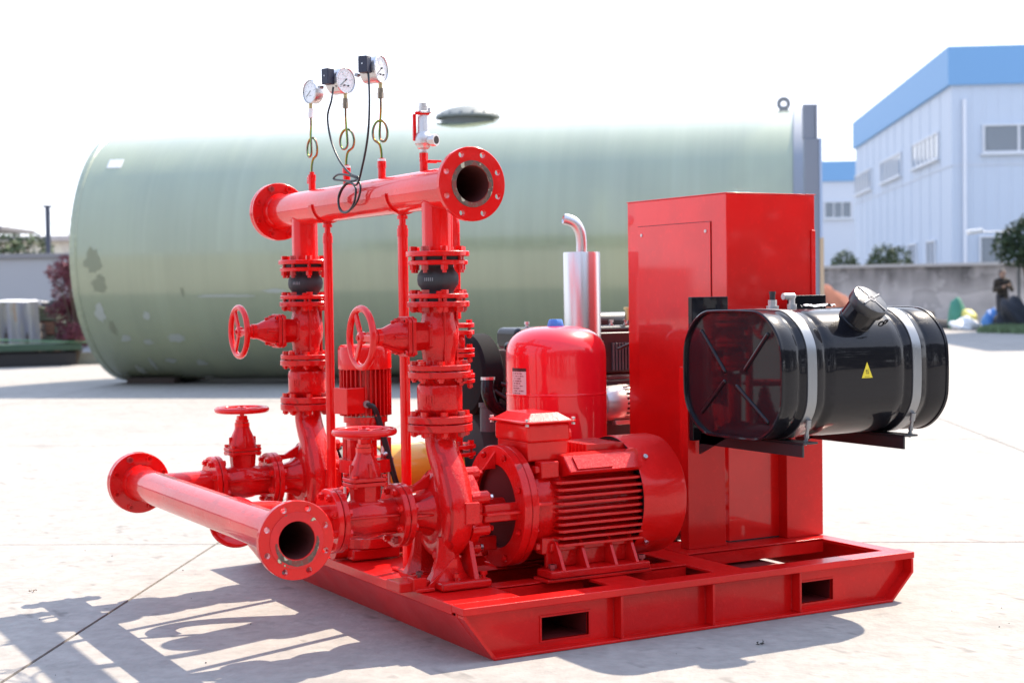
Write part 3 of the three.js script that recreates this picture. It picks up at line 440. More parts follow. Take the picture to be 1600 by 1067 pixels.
{
  const x = 0.529, z = -1.07, y0 = 0.26, t = thing('branch_riser', 'slim red riser pipe with small flanged valves, half hidden behind the near riser', 'pipe', [x, y0, z]), Y = (v) => v - y0;
  const pipe = (a, b, r) => part(t, 'riser_pipe', at(cyl(r, b - a), 0, Y((a + b) / 2), 0), RED);
  pipe(0.26, 0.83, 0.030); pipe(1.10, 1.44, 0.030);
  part(t, 'elbow', merge(tube([[0, Y(1.44), 0], [-0.003, Y(1.49), 0], [-0.03, Y(1.54), 0], [-0.09, Y(1.566), 0], [-0.2, Y(1.568), 0], [-0.35, Y(1.568), 0]], 0.030, 40, 20)), RED);
  part(t, 'lower_elbow', tube([[0, Y(0.28), 0], [-0.01, Y(0.25), 0], [-0.06, Y(0.235), 0], [-0.25, Y(0.235), 0]], 0.03, 30, 18), RED);
  const valve = (a, b, r) => part(t, 'valve_body', lathe([[0.036, Y(a)], [0.044, Y(a) + 0.02], [r, Y((a + b) / 2)], [0.044, Y(b) - 0.02], [0.036, Y(b)]]), CAST);
  valve(0.85, 0.945, 0.05); valve(0.97, 1.05, 0.045);
  [[1.083, 1.065], [1.055, 1.037], [0.984, 0.968], [0.964, 0.948], [0.883, 0.865], [0.861, 0.845], [0.60, 0.585], [0.57, 0.555]].forEach(([a, b], i) => { const f = part(t, 'flange', disc(0.082, a - b, 'y', 0.002, 40), RED, [0, Y((a + b) / 2), 0]); if (i % 2 === 0) bolts(f, 4, 0.062, 0.021, 0.012, RED, 'y', -0.013, 0.35, 0.014, 0.004); });
}

// ---------------------------------------------------------------- gauges, cable, safety valve
const dialTex = (() => { const c = document.createElement('canvas'); c.width = c.height = 256; const g = c.getContext('2d'); g.fillStyle = '#eceeee'; g.fillRect(0, 0, 256, 256); g.strokeStyle = '#222'; g.fillStyle = '#222';
  for (let i = 0; i <= 50; i++) { const a = (135 + i * 5.4) * Math.PI / 180, r = i % 10 ? (i % 5 ? 98 : 92) : 84; g.lineWidth = i % 10 ? 2 : 4; g.beginPath(); g.moveTo(128 + r * Math.cos(a), 128 + r * Math.sin(a)); g.lineTo(128 + 108 * Math.cos(a), 128 + 108 * Math.sin(a)); g.stroke(); }
  g.font = 'bold 20px sans-serif'; g.textAlign = 'center'; g.fillText('MPa', 128, 182);
  const n = ['0', '0.4', '0.8', '1.2', '1.6', '2']; g.font = '17px sans-serif'; n.forEach((s, i) => { const a = (135 + i * 54) * Math.PI / 180; g.fillText(s, 128 + 66 * Math.cos(a), 134 + 66 * Math.sin(a)); });
  const t = new THREE.CanvasTexture(c); t.colorSpace = THREE.SRGBColorSpace; return t; })();
DIALF.map = dialTex;
const GCASE = mat(0.62, 0.60, 0.60, 0.3, 0.9);
function gauge(z, turn, label, contact, loopTurn) {                  // dial faces local +Z before turning
  const yb = 1.637, t = thing('pressure_gauge', label, 'pressure gauge', [XR, yb, z], 'pressure gauges on the overhead pipe'), Y = (v) => v - yb;
  const ck = part(t, 'cock', merge(at(cyl(0.0145, 0.045), 0, 0.018, 0), at(cyl(0.0165, 0.025), 0, 0.052, 0), at(cyl(0.010, 0.012), 0, 0.070, 0)), RED);
  part(ck, 'cock_handle', merge(at(cyl(0.0055, 0.04, 'z'), 0, 0.045, contact ? 0.0 : -0.022), at(box(0.01, 0.03, 0.012, 0.003), 0.0, 0.045, contact ? -0.018 : -0.04)), RED);
  if (contact) part(t, 'thread_tape', at(cyl(0.0155, 0.008), 0, 0.069, 0), WHITE);
  // siphon with one loop
  const h0 = 0.07, h1 = Y(1.94), mid = Y(1.815), r = 0.034, pts = [[0, h0, 0], [0, mid - r - 0.05, 0], [0.004, mid - r - 0.015, 0.006]];
  for (let i = 0; i <= 16; i++) { const a = -Math.PI * 0.35 + i / 16 * 2 * Math.PI * 1.06; pts.push([0.008 - 0.016 * i / 16, mid + r * Math.sin(a) * 1.15, 0.012 + r * 0.75 * Math.cos(a) - 0.020 * (i / 16)]); }
  pts.push([-0.006, mid + r + 0.02, 0.006], [0, mid + r + 0.05, 0], [0, h1, 0]);
  part(t, 'siphon_tube', tube(pts, 0.0048, 150, 10), ZINC, [0, 0, 0], [0, loopTurn, 0]);
  part(t, 'union_nut', merge(at(toCreasedNormals(new THREE.CylinderGeometry(0.0125, 0.0125, 0.022, 6), 0.3), 0, Y(1.948), 0), at(cyl(0.0105, 0.016), 0, Y(1.967), 0)), contact ? mat(0.30, 0.24, 0.18, 0.35, 0.9) : WHITE);
  part(t, 'gauge_stem', merge(at(cyl(0.008, 0.022), 0, Y(1.985), 0)), BRASS);
  const R = contact ? 0.0535 : 0.0505, d = contact ? 0.062 : 0.036, cy = Y(2.045);
  const gc = part(t, 'gauge_case', lathe([[0, -d], [R * 0.93, -d], [R * 0.96, -d + 0.004], [R * 0.96, -0.008], [R, -0.006], [R, 0.004], [R * 0.94, 0.007], [R * 0.90, 0.004]], 'z', 48), GCASE, [0, cy, 0], [0, turn, 0]);
  part(gc, 'dial', new THREE.CircleGeometry(R * 0.90, 40), DIALF, [0, 0, 0.0015]);
  part(gc, 'needle', at(box(0.0025, R * 0.75, 0.001, 0), 0, R * 0.25, 0), INK, [0, 0, 0.003], [0, 0, 2.2]);
  part(gc, 'glass', new THREE.CircleGeometry(R * 0.91, 40), mat(1, 1, 1, 0.03, 0, { transmission: 1, thickness: 0 }), [0, 0, 0.0055]);
  if (contact) {
    part(gc, 'junction_box', merge(box(0.036, 0.062, 0.038, 0.003)), NAVY, [-R - 0.012, 0.012, -0.028]);
    part(gc, 'box_screw', cyl(0.003, 0.003, 'x', 10), STEEL, [-R - 0.031, 0.014, -0.028]);
    for (const [a, b] of [[0.0, 0.004], [-0.011, -0.02], [0.011, -0.02]]) part(gc, 'adjuster', merge(cyl(0.0035, 0.005, 'z', 12)), BLACKP, [a, b, 0.0075]);
    part(gc, 'dial_badge', box(0.024, 0.012, 0.0008, 0), WHITE, [0, 0.024, 0.0026]);
    part(gc, 'cable_gland', cyl(0.007, 0.02, 'x', 14), GALV, [-R - 0.03, -0.03 + 0.002, -0.05]);
  }
}
gauge(-1.605, -Math.PI / 2 + 0.22, 'plain steel pressure gauge without a box, turned left, leftmost of the three', false, 0.2);
gauge(-1.241, 0.36, 'pressure gauge with dark blue contact box, middle and lower of the two boxed gauges', true, 0.55);
gauge(-0.907, 0.62, 'pressure gauge with dark blue contact box, tallest in view and rightmost of the three', true, Math.PI + 0.55);
{
  const a = [[0.098, 2.015, -1.235], [0.075, 1.96, -1.20], [0.06, 1.90, -1.205], [0.06, 1.81, -1.18], [0.06, 1.72, -1.10], [0.062, 1.66, -1.0], [0.065, 1.640, -0.93], [0.067, 1.632, -0.97], [0.065, 1.642, -1.10], [0.063, 1.652, -1.165], [0.06, 1.664, -1.12], [0.063, 1.655, -1.02], [0.065, 1.632, -0.935], [0.062, 1.60, -0.905], [0.06, 1.555, -0.93], [0.058, 1.522, -1.0], [0.058, 1.522, -1.075], [0.06, 1.56, -1.115], [0.062, 1.605, -1.08], [0.063, 1.625, -1.01], [0.06, 1.60, -0.945], [0.057, 1.55, -0.955], [0.055, 1.515, -1.02], [0.055, 1.53, -1.09], [0.056, 1.58, -1.10], [0.058, 1.628, -1.02], [0.06, 1.615, -0.935], [0.06, 1.68, -0.88], [0.062, 1.79, -0.83], [0.07, 1.90, -0.83], [0.085, 2.0, -0.865], [0.091, 2.035, -0.885]];
  single('signal_cable', 'thin black cable looped over the red pipe between the two boxed gauges', 'cable', tube(a, 0.0042, 360, 8), CABLE);
}
{
  const yb = 1.637, t = thing('safety_valve', 'small silver spring safety valve with red lever near the big open flange', 'safety valve', [XR, yb, -0.548]), Y = (v) => v - yb;
  part(t, 'red_cock', merge(at(cyl(0.0145, 0.05), 0, 0.015, 0), at(toCreasedNormals(new THREE.CylinderGeometry(0.0165, 0.0165, 0.03, 8), 0.3), 0, 0.05, 0), at(cyl(0.006, 0.05, 'x'), 0.02, 0.035, 0.01), at(box(0.05, 0.008, 0.01, 0.002), 0.035, 0.036, 0.018)), RED);
  part(t, 'body', merge(lathe([[0.014, 0.068], [0.014, 0.078], [0.022, 0.082], [0.024, 0.090], [0.031, 0.098], [0.033, 0.112], [0.029, 0.128], [0.022, 0.137], [0.0205, 0.142], [0.0205, 0.190], [0.018, 0.196], [0.018, 0.212], [0, 0.214]], 'y', 32), at(cyl(0.018, 0.04, 'z'), 0.0, 0.108, 0.03).rotateY(0.5), at(cyl(0.022, 0.020, 'z', 8), 0, 0.108, 0.046).rotateY(0.5)), ALU);
  part(t, 'outlet_bore', cyl(0.014, 0.004, 'z'), DARK, [0.0555 * Math.sin(0.5), 0.108, 0.0555 * Math.cos(0.5)], [0, 0.5, 0]);
  part(t, 'cap', merge(at(cyl(0.017, 0.018), 0, 0.222, 0), at(cyl(0.014, 0.012), 0, 0.236, 0)), ALU);
  part(t, 'lever', merge(at(box(0.012, 0.095, 0.014, 0.004), -0.032, 0.155, -0.004), at(box(0.055, 0.012, 0.013, 0.004), -0.008, 0.204, 0.014)), RED, [0, 0, 0], [0, -0.1, 0]);
  part(t, 'lever_pin', merge(at(cyl(0.004, 0.04, 'x'), 0, 0.208, 0.024), at(box(0.006, 0.018, 0.012, 0.002), 0.01, 0.214, 0.03)), STEEL);
}

// ---------------------------------------------------------------- pressure vessel
{
  const x = 0.96, z = -1.0, R = 0.2055, t = thing('pressure_vessel', 'glossy red domed pressure vessel with a blue cap, behind the large motor', 'pressure vessel', [x, TOP, z]), Y = (v) => v - TOP;
  const prof = [[0, Y(0.33)], [0.10, Y(0.34)], [0.17, Y(0.38)], [R, Y(0.45)], [R, Y(0.785)], [R + 0.0015, Y(0.787)], [R + 0.0015, Y(0.793)], [R, Y(0.795)], [R, Y(0.945)]];
  for (let i = 1; i <= 14; i++) { const a = i / 14 * Math.PI / 2; prof.push([R * Math.pow(Math.cos(a), 0.62), Y(0.945) + 0.118 * Math.pow(Math.sin(a), 0.95)]); }
  part(t, 'shell', lathe(prof, 'y', 72), VESSEL);
  part(t, 'blue_cap', lathe([[0, 0], [0.036, 0], [0.036, 0.005], [0.028, 0.034], [0.025, 0.038], [0, 0.038]], 'y', 24).translate(0, Y(1.052), 0), BLUECAP);
  part(t, 'stand', merge(at(cyl(0.15, 0.03), 0, 0.016, 0), ...[0.5, 2.6, 4.7].map((a) => at(box(0.03, Y(0.40), 0.03, 0.003), 0.13 * Math.cos(a), Y(0.40) / 2, 0.13 * Math.sin(a)))), RED);
  const lb = tex(128, 192, (u, v) => { if (v > 0.88) return [0.25, 0.18, 0.16]; const line = Math.floor(v * 22), on = (line % 2) && u > 0.1 && u < 0.55 + 0.35 * hash(line, 3, 5) && hash(Math.floor(u * 40), line, 9) > 0.3; return on ? [0.55, 0.42, 0.42] : [0.86, 0.82, 0.80]; }, true);
  lb.wrapS = lb.wrapT = THREE.ClampToEdgeWrapping;
  const lg = new THREE.CylinderGeometry(R + 0.0009, R + 0.0009, 0.108, 14, 1, true, -1.56, 0.40);
  part(t, 'paper_label', lg, new THREE.MeshStandardMaterial({ map: lb, roughness: 0.5, side: THREE.DoubleSide }), [0, Y(0.845), 0], [0, 0, 0]);
}

// ---------------------------------------------------------------- diesel engine with its muffler
{
  const t = thing('diesel_engine', 'dark red and black diesel engine behind the red vessel and cabinet', 'engine', [1.35, TOP, -1.62]), X = (x) => x - 1.35, Y = (v) => v - TOP, Z = (z) => z + 1.62;
  const P = (n, g, m, x, y, z, rot) => part(t, n, g, m, [X(x), Y(y), Z(z)], rot);
  P('block', box(0.74, 0.40, 0.34, 0.02), ENGRED, 1.40, 0.62, -1.66);
  P('oil_sump', box(0.66, 0.16, 0.26, 0.03), BLACKP, 1.40, 0.36, -1.66);
  P('cylinder_head', box(0.72, 0.10, 0.28, 0.012), ENGRED, 1.40, 0.872, -1.66);
  const vc = P('valve_cover', box(0.70, 0.10, 0.20, 0.03), BLACK, 1.42, 0.995, -1.62);
  for (const x of [-0.25, -0.1, 0.05, 0.2, 0.28, 0.33]) part(vc, 'bolt', boltGeo(0.004, 0.012, 'y', 0.012, 0), STEEL, [x, 0.058, 0.02]);
  P('intake_manifold', merge(at(lathe([[0, -0.16], [0.045, -0.16], [0.048, -0.15], [0.048, 0.15], [0.045, 0.16]], 'x'), 0, 0, 0)), BLACKP, 1.63, 1.055, -1.70);
  P('side_cover', box(0.72, 0.18, 0.03, 0.008), BLACKP, 1.42, 0.925, -1.475);
  for (let i = 0; i < 9; i++) P('louvre', box(0.008, 0.125, 0.02, 0.002), mat(0.10, 0.10, 0.105, 0.5), 1.535 + i * 0.0165, 0.905, -1.458);
  const disk = P('air_cleaner', lathe([[0, -0.05], [0.10, -0.052], [0.165, -0.045], [0.178, -0.03], [0.178, 0.05], [0.165, 0.06], [0, 0.06]], 'x', 56), mat(0.010, 0.010, 0.011, 0.85, 0, { specularIntensity: 0.3 }), 0.885, 0.845, -1.58);
  part(disk, 'centre_bolt', merge(cyl(0.012, 0.03, 'x'), at(cyl(0.02, 0.01, 'x'), 0.01, 0, 0)), STEEL, [-0.06, 0, 0]);
  P('battery_cover', merge(box(0.20, 0.12, 0.16, 0.02)), BLACK, 1.11, 0.925, -1.46);
  P('cover_strap', merge(tube([[-0.08, 0.06, 0.04], [-0.05, 0.085, 0.04], [0.05, 0.085, 0.04], [0.08, 0.06, 0.04]], 0.006, 20, 8), at(cyl(0.014, 0.02), 0, 0.088, 0.04)), STEEL, 1.11, 0.925, -1.46);
  P('front_plate', poly([[-0.10, -0.25], [0.10, -0.25], [0.12, 0.05], [0.05, 0.20], [-0.05, 0.20], [-0.12, 0.05]], 0.02, 0.003).rotateY(-Math.PI / 2), mat(0.22, 0.12, 0.09, 0.55, 0.3), 1.02, 0.75, -1.53);
  for (const [y, z] of [[0.72, -1.45], [0.66, -1.44], [0.80, -1.47]]) P('plate_bolt', boltGeo(0.01, 0.012, 'x', 0.01, 0), BRASS, 1.0, y, z);
  P('flywheel_housing', lathe([[0.0, -0.10], [0.16, -0.09], [0.215, -0.04], [0.215, 0.06], [0, 0.07]], 'x', 56), mat(0.025, 0.025, 0.026, 0.8), 0.98, 0.50, -1.66);
  P('starter', merge(lathe([[0, -0.10], [0.055, -0.10], [0.055, 0.1], [0, 0.1]], 'x'), at(cyl(0.03, 0.14, 'x'), 0, 0.07, 0.02)), BLACKP, 1.08, 0.56, -1.42);
  P('water_hose', tube([[-0.16, 0.10, 0.05], [-0.165, 0.03, 0.06], [-0.13, -0.03, 0.06], [0, -0.06, 0.03], [0.2, -0.10, 0]], 0.030, 40, 14), BLACK, 1.03, 0.735, -1.47);
  P('hose_clamp', at(cyl(0.032, 0.012), 0, 0, 0), STEEL, 0.870, 0.835, -1.42);
  P('fuel_filter', merge(at(cyl(0.045, 0.11), 0, 0, 0), at(cyl(0.05, 0.02), 0, 0.06, 0)), mat(0.07, 0.07, 0.075, 0.6), 0.89, 0.66, -1.44);
  P('cable_bundle', merge(tube([[0.0, 0.15, 0.02], [0.12, 0.11, 0.05], [0.26, 0.03, 0.06], [0.4, -0.02, 0.02]], 0.010, 30, 8), tube([[-0.02, 0.12, 0.0], [0.10, 0.02, 0.06], [0.17, -0.12, 0.07], [0.2, -0.25, 0.05]], 0.012, 30, 8)), CABLE, 0.92, 0.66, -1.42);
  P('lower_cover', box(0.5, 0.36, 0.03, 0.01), BLACKP, 1.62, 0.62, -1.475);
  const al = P('alternator', merge(lathe([[0, -0.075], [0.065, -0.07], [0.078, -0.05], [0.080, 0.0], [0.080, 0.02]], 'x'), at(cyl(0.03, 0.04, 'x'), -0.09, 0, 0)), ALU, 1.503, 0.70, -1.40);
  part(al, 'slot_ring', at(cyl(0.074, 0.05, 'x'), 0.045, 0, 0), DARK);
  for (let i = 0; i < 22; i++) { const a = i / 22 * 2 * Math.PI; part(al, 'slot_bar', at(box(0.05, 0.008, 0.010, 0.001), 0.045, 0.077, 0).rotateX(a), ALU); }
  part(al, 'rear_cap', lathe([[0.080, 0.07], [0.076, 0.09], [0.05, 0.10], [0, 0.10]], 'x'), ALU);
  P('alternator_bracket', merge(box(0.2, 0.02, 0.03, 0.004), at(box(0.03, 0.16, 0.02, 0.003).rotateZ(-0.5), 0.07, -0.06, 0.02)), ALU, 1.58, 0.615, -1.37);
  P('wiring', merge(tube([[-0.02, 0.22, 0.03], [0.05, 0.24, 0.045], [0.075, 0.2, 0.05], [0.05, 0.08, 0.05], [-0.05, 0.02, 0.05]], 0.007, 40, 8), at(new THREE.SphereGeometry(0.016, 10, 8), 0.06, 0.085, 0.04), at(new THREE.SphereGeometry(0.016, 10, 8), 0.1, 0.085, 0.04)), CABLE, 1.55, 0.72, -1.44);
  P('oil_filler', merge(at(cyl(0.022, 0.05), 0, 0, 0), at(cyl(0.028, 0.012), 0, 0.03, 0)), BRASS, 1.71, 1.09, -1.58);
  P('support_legs', merge(at(box(0.06, 0.16, 0.06, 0.004), -0.25, 0, 0), at(box(0.06, 0.16, 0.06, 0.004), 0.3, 0, 0)), ENGRED, 1.4, TOP + 0.081, -1.5);
  const g = thing('coupling_guard', 'yellow round coupling guard low between the support post and the near riser', 'guard', [0.66, TOP, ZF]);
  part(g, 'guard_shell', lathe([[0.06, -0.19], [0.105, -0.19], [0.11, -0.18], [0.11, 0.02], [0.113, 0.022], [0.113, 0.034], [0.11, 0.036], [0.11, 0.18], [0.06, 0.18]], 'x').translate(0, AXY - TOP, 0), YELLOW);
  part(g, 'guard_legs', merge(at(box(0.05, 0.16, 0.16, 0.004), -0.1, 0.081, 0), at(box(0.05, 0.16, 0.16, 0.004), 0.1, 0.081, 0)), YELLOW);
  const b = thing('bearing_bracket', 'dark round bearing bracket of the rear pump, beside the yellow guard', 'bearing', [0.38, TOP, ZF]);
  part(b, 'bearing_housing', lathe([[0.05, -0.14], [0.13, -0.12], [0.13, -0.09], [0.07, -0.07], [0.065, 0.05], [0.10, 0.06], [0.10, 0.08], [0, 0.085]], 'x').translate(0, AXY - TOP, 0), BLACKP);
  part(b, 'bracket_foot', merge(at(box(0.06, 0.17, 0.08, 0.004), 0.03, 0.086, 0), at(box(0.09, 0.012, 0.14, 0.003), 0.03, 0.0072, 0)), CAST);
  const m = thing('muffler', 'brushed stainless muffler cylinder with a short bent tailpipe, rising behind the red vessel', 'muffler', [1.395, 0.96, -1.49]);
  part(m, 'drum', lathe([[0, 0], [0.078, 0], [0.083, 0.008], [0.083, 0.412], [0.081, 0.418], [0, 0.419]], 'y', 56), INOX);
  part(m, 'tailpipe', tube([[0.0, 0.41, 0.0], [0.0, 0.47, 0.0], [-0.008, 0.515, -0.002], [-0.028, 0.549, -0.010], [-0.055, 0.565, -0.026], [-0.066, 0.567, -0.034]], 0.0245, 40, 24), STEEL);
  part(m, 'tailpipe_mouth', lathe([[0.0245, -0.002], [0.0235, 0.004], [0.019, 0.006], [0.017, 0.001], [0, 0.0]], 'y', 24), STEEL, [-0.066, 0.5672, -0.034], [-0.75, 0, 1.2]);
}

// ---------------------------------------------------------------- control cabinet, tank stand, fuel tank
{
  const x0 = 1.503, x1 = 1.959, z0 = -0.565, z1 = -1.278, H = 1.588, t = thing('control_cabinet', 'tall glossy red steel control cabinet behind the black fuel tank', 'cabinet', [(x0 + x1) / 2, TOP, (z0 + z1) / 2]);
  const w = x1 - x0, d = z0 - z1, h = H - TOP, cy = h / 2;
  const gloss = mat(0.86, 0.008, 0.007, 0.3, 0, { specularIntensity: 0.4, clearcoat: 0.75, clearcoatRoughness: 0.045, bumpMap: peel, bumpScale: 0.00045, map: redTone });
  part(t, 'carcass', box(w, h - 0.001, d, 0.004), gloss, [0, cy, 0]);
  const dz0 = -0.668, dz1 = -1.19, zc = (z0 + z1) / 2;
  part(t, 'door_gap', box(0.0020, 1.029, dz0 - dz1 + 0.006, 0), mat(0.16, 0.006, 0.006, 0.8), [-w / 2 - 0.0008, 0.965 + 0.332 - 0.515, (dz0 + dz1) / 2 - zc]);
  const dr = part(t, 'access_panel', box(0.0035, 1.024, dz0 - dz1, 0.0012), gloss, [-w / 2 - 0.0030, 0.962 + 0.332 - 0.515 + 0.003, (dz0 + dz1) / 2 - zc]);
  for (const s of [1, -1]) for (const y of [0.475, -0.475]) part(dr, 'panel_screw', cyl(0.007, 0.005, 'x', 14), ALU, [-0.003, y, s * (dz0 - dz1 - 0.06) / 2]);
  part(t, 'corner_strip', box(0.022, h - 0.15, 0.006, 0.002), gloss, [w / 2 - 0.012, cy - 0.07, d / 2 + 0.0032]);
  part(t, 'roof_edge', box(w + 0.006, 0.004, d + 0.006, 0.001), gloss, [0, h + 0.0012, 0]);
  part(t, 'base_strip', box(w + 0.002, 0.006, d + 0.002, 0.001), DARK, [0, 0.0032, 0]);
}
{
  const t = thing('tank_stand', 'two red flat posts with black brackets that carry the fuel tank', 'stand', [1.6, TOP, -0.52]), X = (x) => x - 1.6, Y = (y) => y - TOP, Z = (z) => z + 0.52;
  for (const [a, b] of [[1.265, 1.446], [1.758, 1.947]]) {
    part(t, 'post', merge(at(box(b - a, Y(0.90), 0.006, 0.0015), 0, Y(0.90) / 2 + 0.001, 0), at(box(0.006, Y(0.90), 0.05, 0.0015), -(b - a) / 2 + 0.0031, Y(0.90) / 2 + 0.001, -0.027), at(box(0.006, Y(0.90), 0.05, 0.0015), (b - a) / 2 - 0.0031, Y(0.90) / 2 + 0.001, -0.027)), SKID, [X((a + b) / 2), 0, Z(-0.515)]);
    const m = (a + b) / 2;
    part(t, 'upright_bracket', merge(at(box(b - a - 0.005, 0.56, 0.026, 0.003), 0, Y(0.895), 0)), BLACK, [X(m), 0, Z(-0.494)]);
  }
  for (const x of [1.343, 1.826]) {
    part(t, 'bracket_arm', merge(at(box(0.008, 0.045, 0.62, 0.002), -0.033, Y(0.6225), Z(-0.185)), at(box(0.068, 0.007, 0.62, 0.002), 0.001, Y(0.6485), Z(-0.185)), at(poly([[0, 0], [0.20, 0.085], [0, 0.085]].map(([a, b]) => [a, b]), 0.008, 0).rotateY(-Math.PI / 2), -0.029, Y(0.56), Z(-0.495))), BLACKP, [X(x), 0, 0]);
  }
}
{
  const xa = 1.216, xb = 2.02, yc = 0.889, zc = -0.172, W = 0.592, Hh = 0.472, t = thing('fuel_tank', 'glossy black fuel tank with two steel straps at the right end of the skid', 'fuel tank', [(xa + xb) / 2, 0.653, zc]);
  const X = (x) => x - (xa + xb) / 2, Y = (y) => y - 0.653;
  const prof = (ins, n = 18) => { const r = 0.155 - ins * 0.3, w = W / 2 - ins, h = Hh / 2 - ins, o = []; for (const [sx, sy, a0] of [[1, 1, 0], [-1, 1, 1], [-1, -1, 2], [1, -1, 3]]) for (let i = 0; i <= n; i++) { const a = (a0 + i / n) * Math.PI / 2; o.push([sx * (w - r) + r * Math.cos(a), sy * (h - r) + r * Math.sin(a)]); } const out = []; o.forEach((p, i) => { const q = o[(i + 1) % o.length]; const L = Math.hypot(q[0] - p[0], q[1] - p[1]), m = L > 0.08 ? 10 : 1; for (let k = 0; k < m; k++) out.push([p[0] + (q[0] - p[0]) * k / m, p[1] + (q[1] - p[1]) * k / m]); }); return out.map(([z, y]) => [z * (1 - 0.075 * (y / h) * (y / h)) + 0, y * (1 - 0.05 * (z / w) * (z / w))]); };   // (z, y)
  const loft = (rows) => { const pos = [], idx = [], N = prof(0).length; rows.forEach(([x, ins]) => prof(ins).forEach(([z, y]) => pos.push(X(x), Y(yc) + y, z))); for (let i = 0; i < rows.length - 1; i++) for (let j = 0; j < N; j++) { const a = i * N + j, b = i * N + (j + 1) % N; idx.push(a, a + N, b, b, a + N, b + N); } const g = new THREE.BufferGeometry(); g.setAttribute('position', new THREE.Float32BufferAttribute(pos, 3)); g.setIndex(idx); g.computeVertexNormals(); return toCreasedNormals(strip(g), 0.5); };
  const bead = (x, s) => [[x - 0.016, 0], [x - 0.010, s * 0.5], [x - 0.004, s], [x + 0.004, s], [x + 0.010, s * 0.5], [x + 0.016, 0]];
  part(t, 'shell', uvm(loft([[xa + 0.010, 0], [xa + 0.03, 0], ...bead(1.30, 0.0045), ...bead(1.42, 0.0045), [1.47, 0], [1.6, 0], [1.75, 0], ...bead(1.80, 0.0045), ...bead(1.915, 0.0045), [xb - 0.03, 0], [xb - 0.01, 0]])), BLACK);
  for (const [x, s] of [[xa, -1], [xb, 1]]) {
    const sh = new THREE.Shape(prof(0.008).map(([z, y]) => new THREE.Vector2(-z, y)));
    part(t, 'seam_rim', uvm(loft(s < 0 ? [[x + 0.014, 0.004], [x + 0.013, -0.003], [x + 0.002, -0.004], [x - 0.002, 0.0], [x - 0.001, 0.006], [x + 0.012, 0.009]] : [[x - 0.012, 0.009], [x + 0.001, 0.006], [x + 0.002, 0.0], [x - 0.002, -0.004], [x - 0.013, -0.003], [x - 0.014, 0.004]])), BLACK);
    // dished end with a pressed cross
    const gr = new THREE.ShapeGeometry(sh, 16), e = part(t, 'end_plate', uvm(new THREE.ExtrudeGeometry(sh, { depth: 0.004, bevelEnabled: false })), BLACK, [X(x - s * 0.013) - 0.002, Y(yc), 0], [0, Math.PI / 2, 0]);
    for (const [a0, b0, a1, b1] of [[-0.19, 0.155, -0.05, 0.01], [0.205, 0.15, 0.075, 0.02], [-0.19, -0.15, -0.05, -0.03], [0.20, -0.165, 0.025, -0.045]]) {
      const L = Math.hypot(a1 - a0, b1 - b0), an = Math.atan2(b1 - b0, a1 - a0), g = new THREE.CapsuleGeometry(0.009, L, 6, 14).rotateZ(-Math.PI / 2).rotateZ(an).translate((a0 + a1) / 2, (b0 + b1) / 2, 0).scale(1, 1, 0.75);
      part(e, 'pressed_rib', uvm(g), BLACK, [0, 0, s < 0 ? 0 : 0.004], [0, 0, 0]).scale.x = -1;
    }
  }
  for (const x of [1.353, 1.858]) {
    const st = part(t, 'strap', uvm(loft([[x - 0.021, -0.0008], [x - 0.021, -0.0035], [x + 0.021, -0.0035], [x + 0.021, -0.0008]])), GALV);
    part(t, 'strap_edge', uvm(loft([[x - 0.0245, -0.0004], [x - 0.0245, -0.002], [x - 0.0215, -0.002], [x - 0.0215, -0.0004]])), RUBBER);
    part(t, 'strap_bolt', merge(at(cyl(0.006, 0.06), 0, 0.012, 0), at(boltGeo(0.004, 0.009).clone(), 0, -0.012, 0), at(cyl(0.010, 0.03), 0, 0.045, 0)), GALV, [X(x + 0.005), Y(0.672), 0.258], [0.22, 0, 0]);
  }
  // filler neck and cap
  const ax = new THREE.Vector3(0.12, 0.70, 0.66).normalize(), q = new THREE.Quaternion().setFromUnitVectors(new THREE.Vector3(0, 1, 0), ax);
  const nk = part(t, 'filler_neck', lathe([[0.062, -0.06], [0.062, 0.0], [0.0635, 0.002], [0.0635, 0.010], [0.061, 0.013], [0.061, 0.075]], 'y', 44), BLACK, [X(1.622), Y(1.078), 0.045 - zc]); nk.quaternion.copy(q);
  const CAPM = mat(0.02, 0.02, 0.022, 0.38, 0, { clearcoat: 0.35, clearcoatRoughness: 0.3 }), cap = part(nk, 'filler_cap', lathe([[0.060, 0.072], [0.071, 0.074], [0.073, 0.079], [0.073, 0.105], [0.070, 0.112], [0.062, 0.1155], [0.0, 0.118]], 'y', 44), CAPM);
  const ribs = []; for (let i = 0; i < 4; i++) ribs.push(at(box(0.066, 0.004, 0.007, 0.0015), 0.035, 0.1175, 0).rotateY(i * Math.PI / 2 + 0.5)); ribs.push(at(lathe([[0.010, 0.116], [0.011, 0.120], [0.016, 0.120], [0.017, 0.116]], 'y', 24), 0, 0, 0));
  part(nk, 'cap_ribs', merge(ribs), mat(0.16, 0.16, 0.17, 0.4));
  part(nk, 'cap_hasp', merge(new THREE.TorusGeometry(0.011, 0.003, 8, 18).translate(0.03, 0.072, 0.082), new THREE.TorusGeometry(0.011, 0.003, 8, 18).rotateY(0.3).translate(0.05, 0.078, 0.076)), BLACK);
  // fittings on the top
  part(t, 'vent_fitting', merge(at(cyl(0.024, 0.014), 0, 0.006, 0), at(toCreasedNormals(new THREE.CylinderGeometry(0.017, 0.017, 0.022, 6), 0.3), 0, 0.024, 0)), ALU, [X(1.48), Y(1.125), -0.08]);
  part(t, 'vent_cap', merge(at(cyl(0.011, 0.03), 0, 0.05, 0), at(cyl(0.0125, 0.012), 0, 0.062, 0)), BLACKP, [X(1.48), Y(1.125), -0.08]);
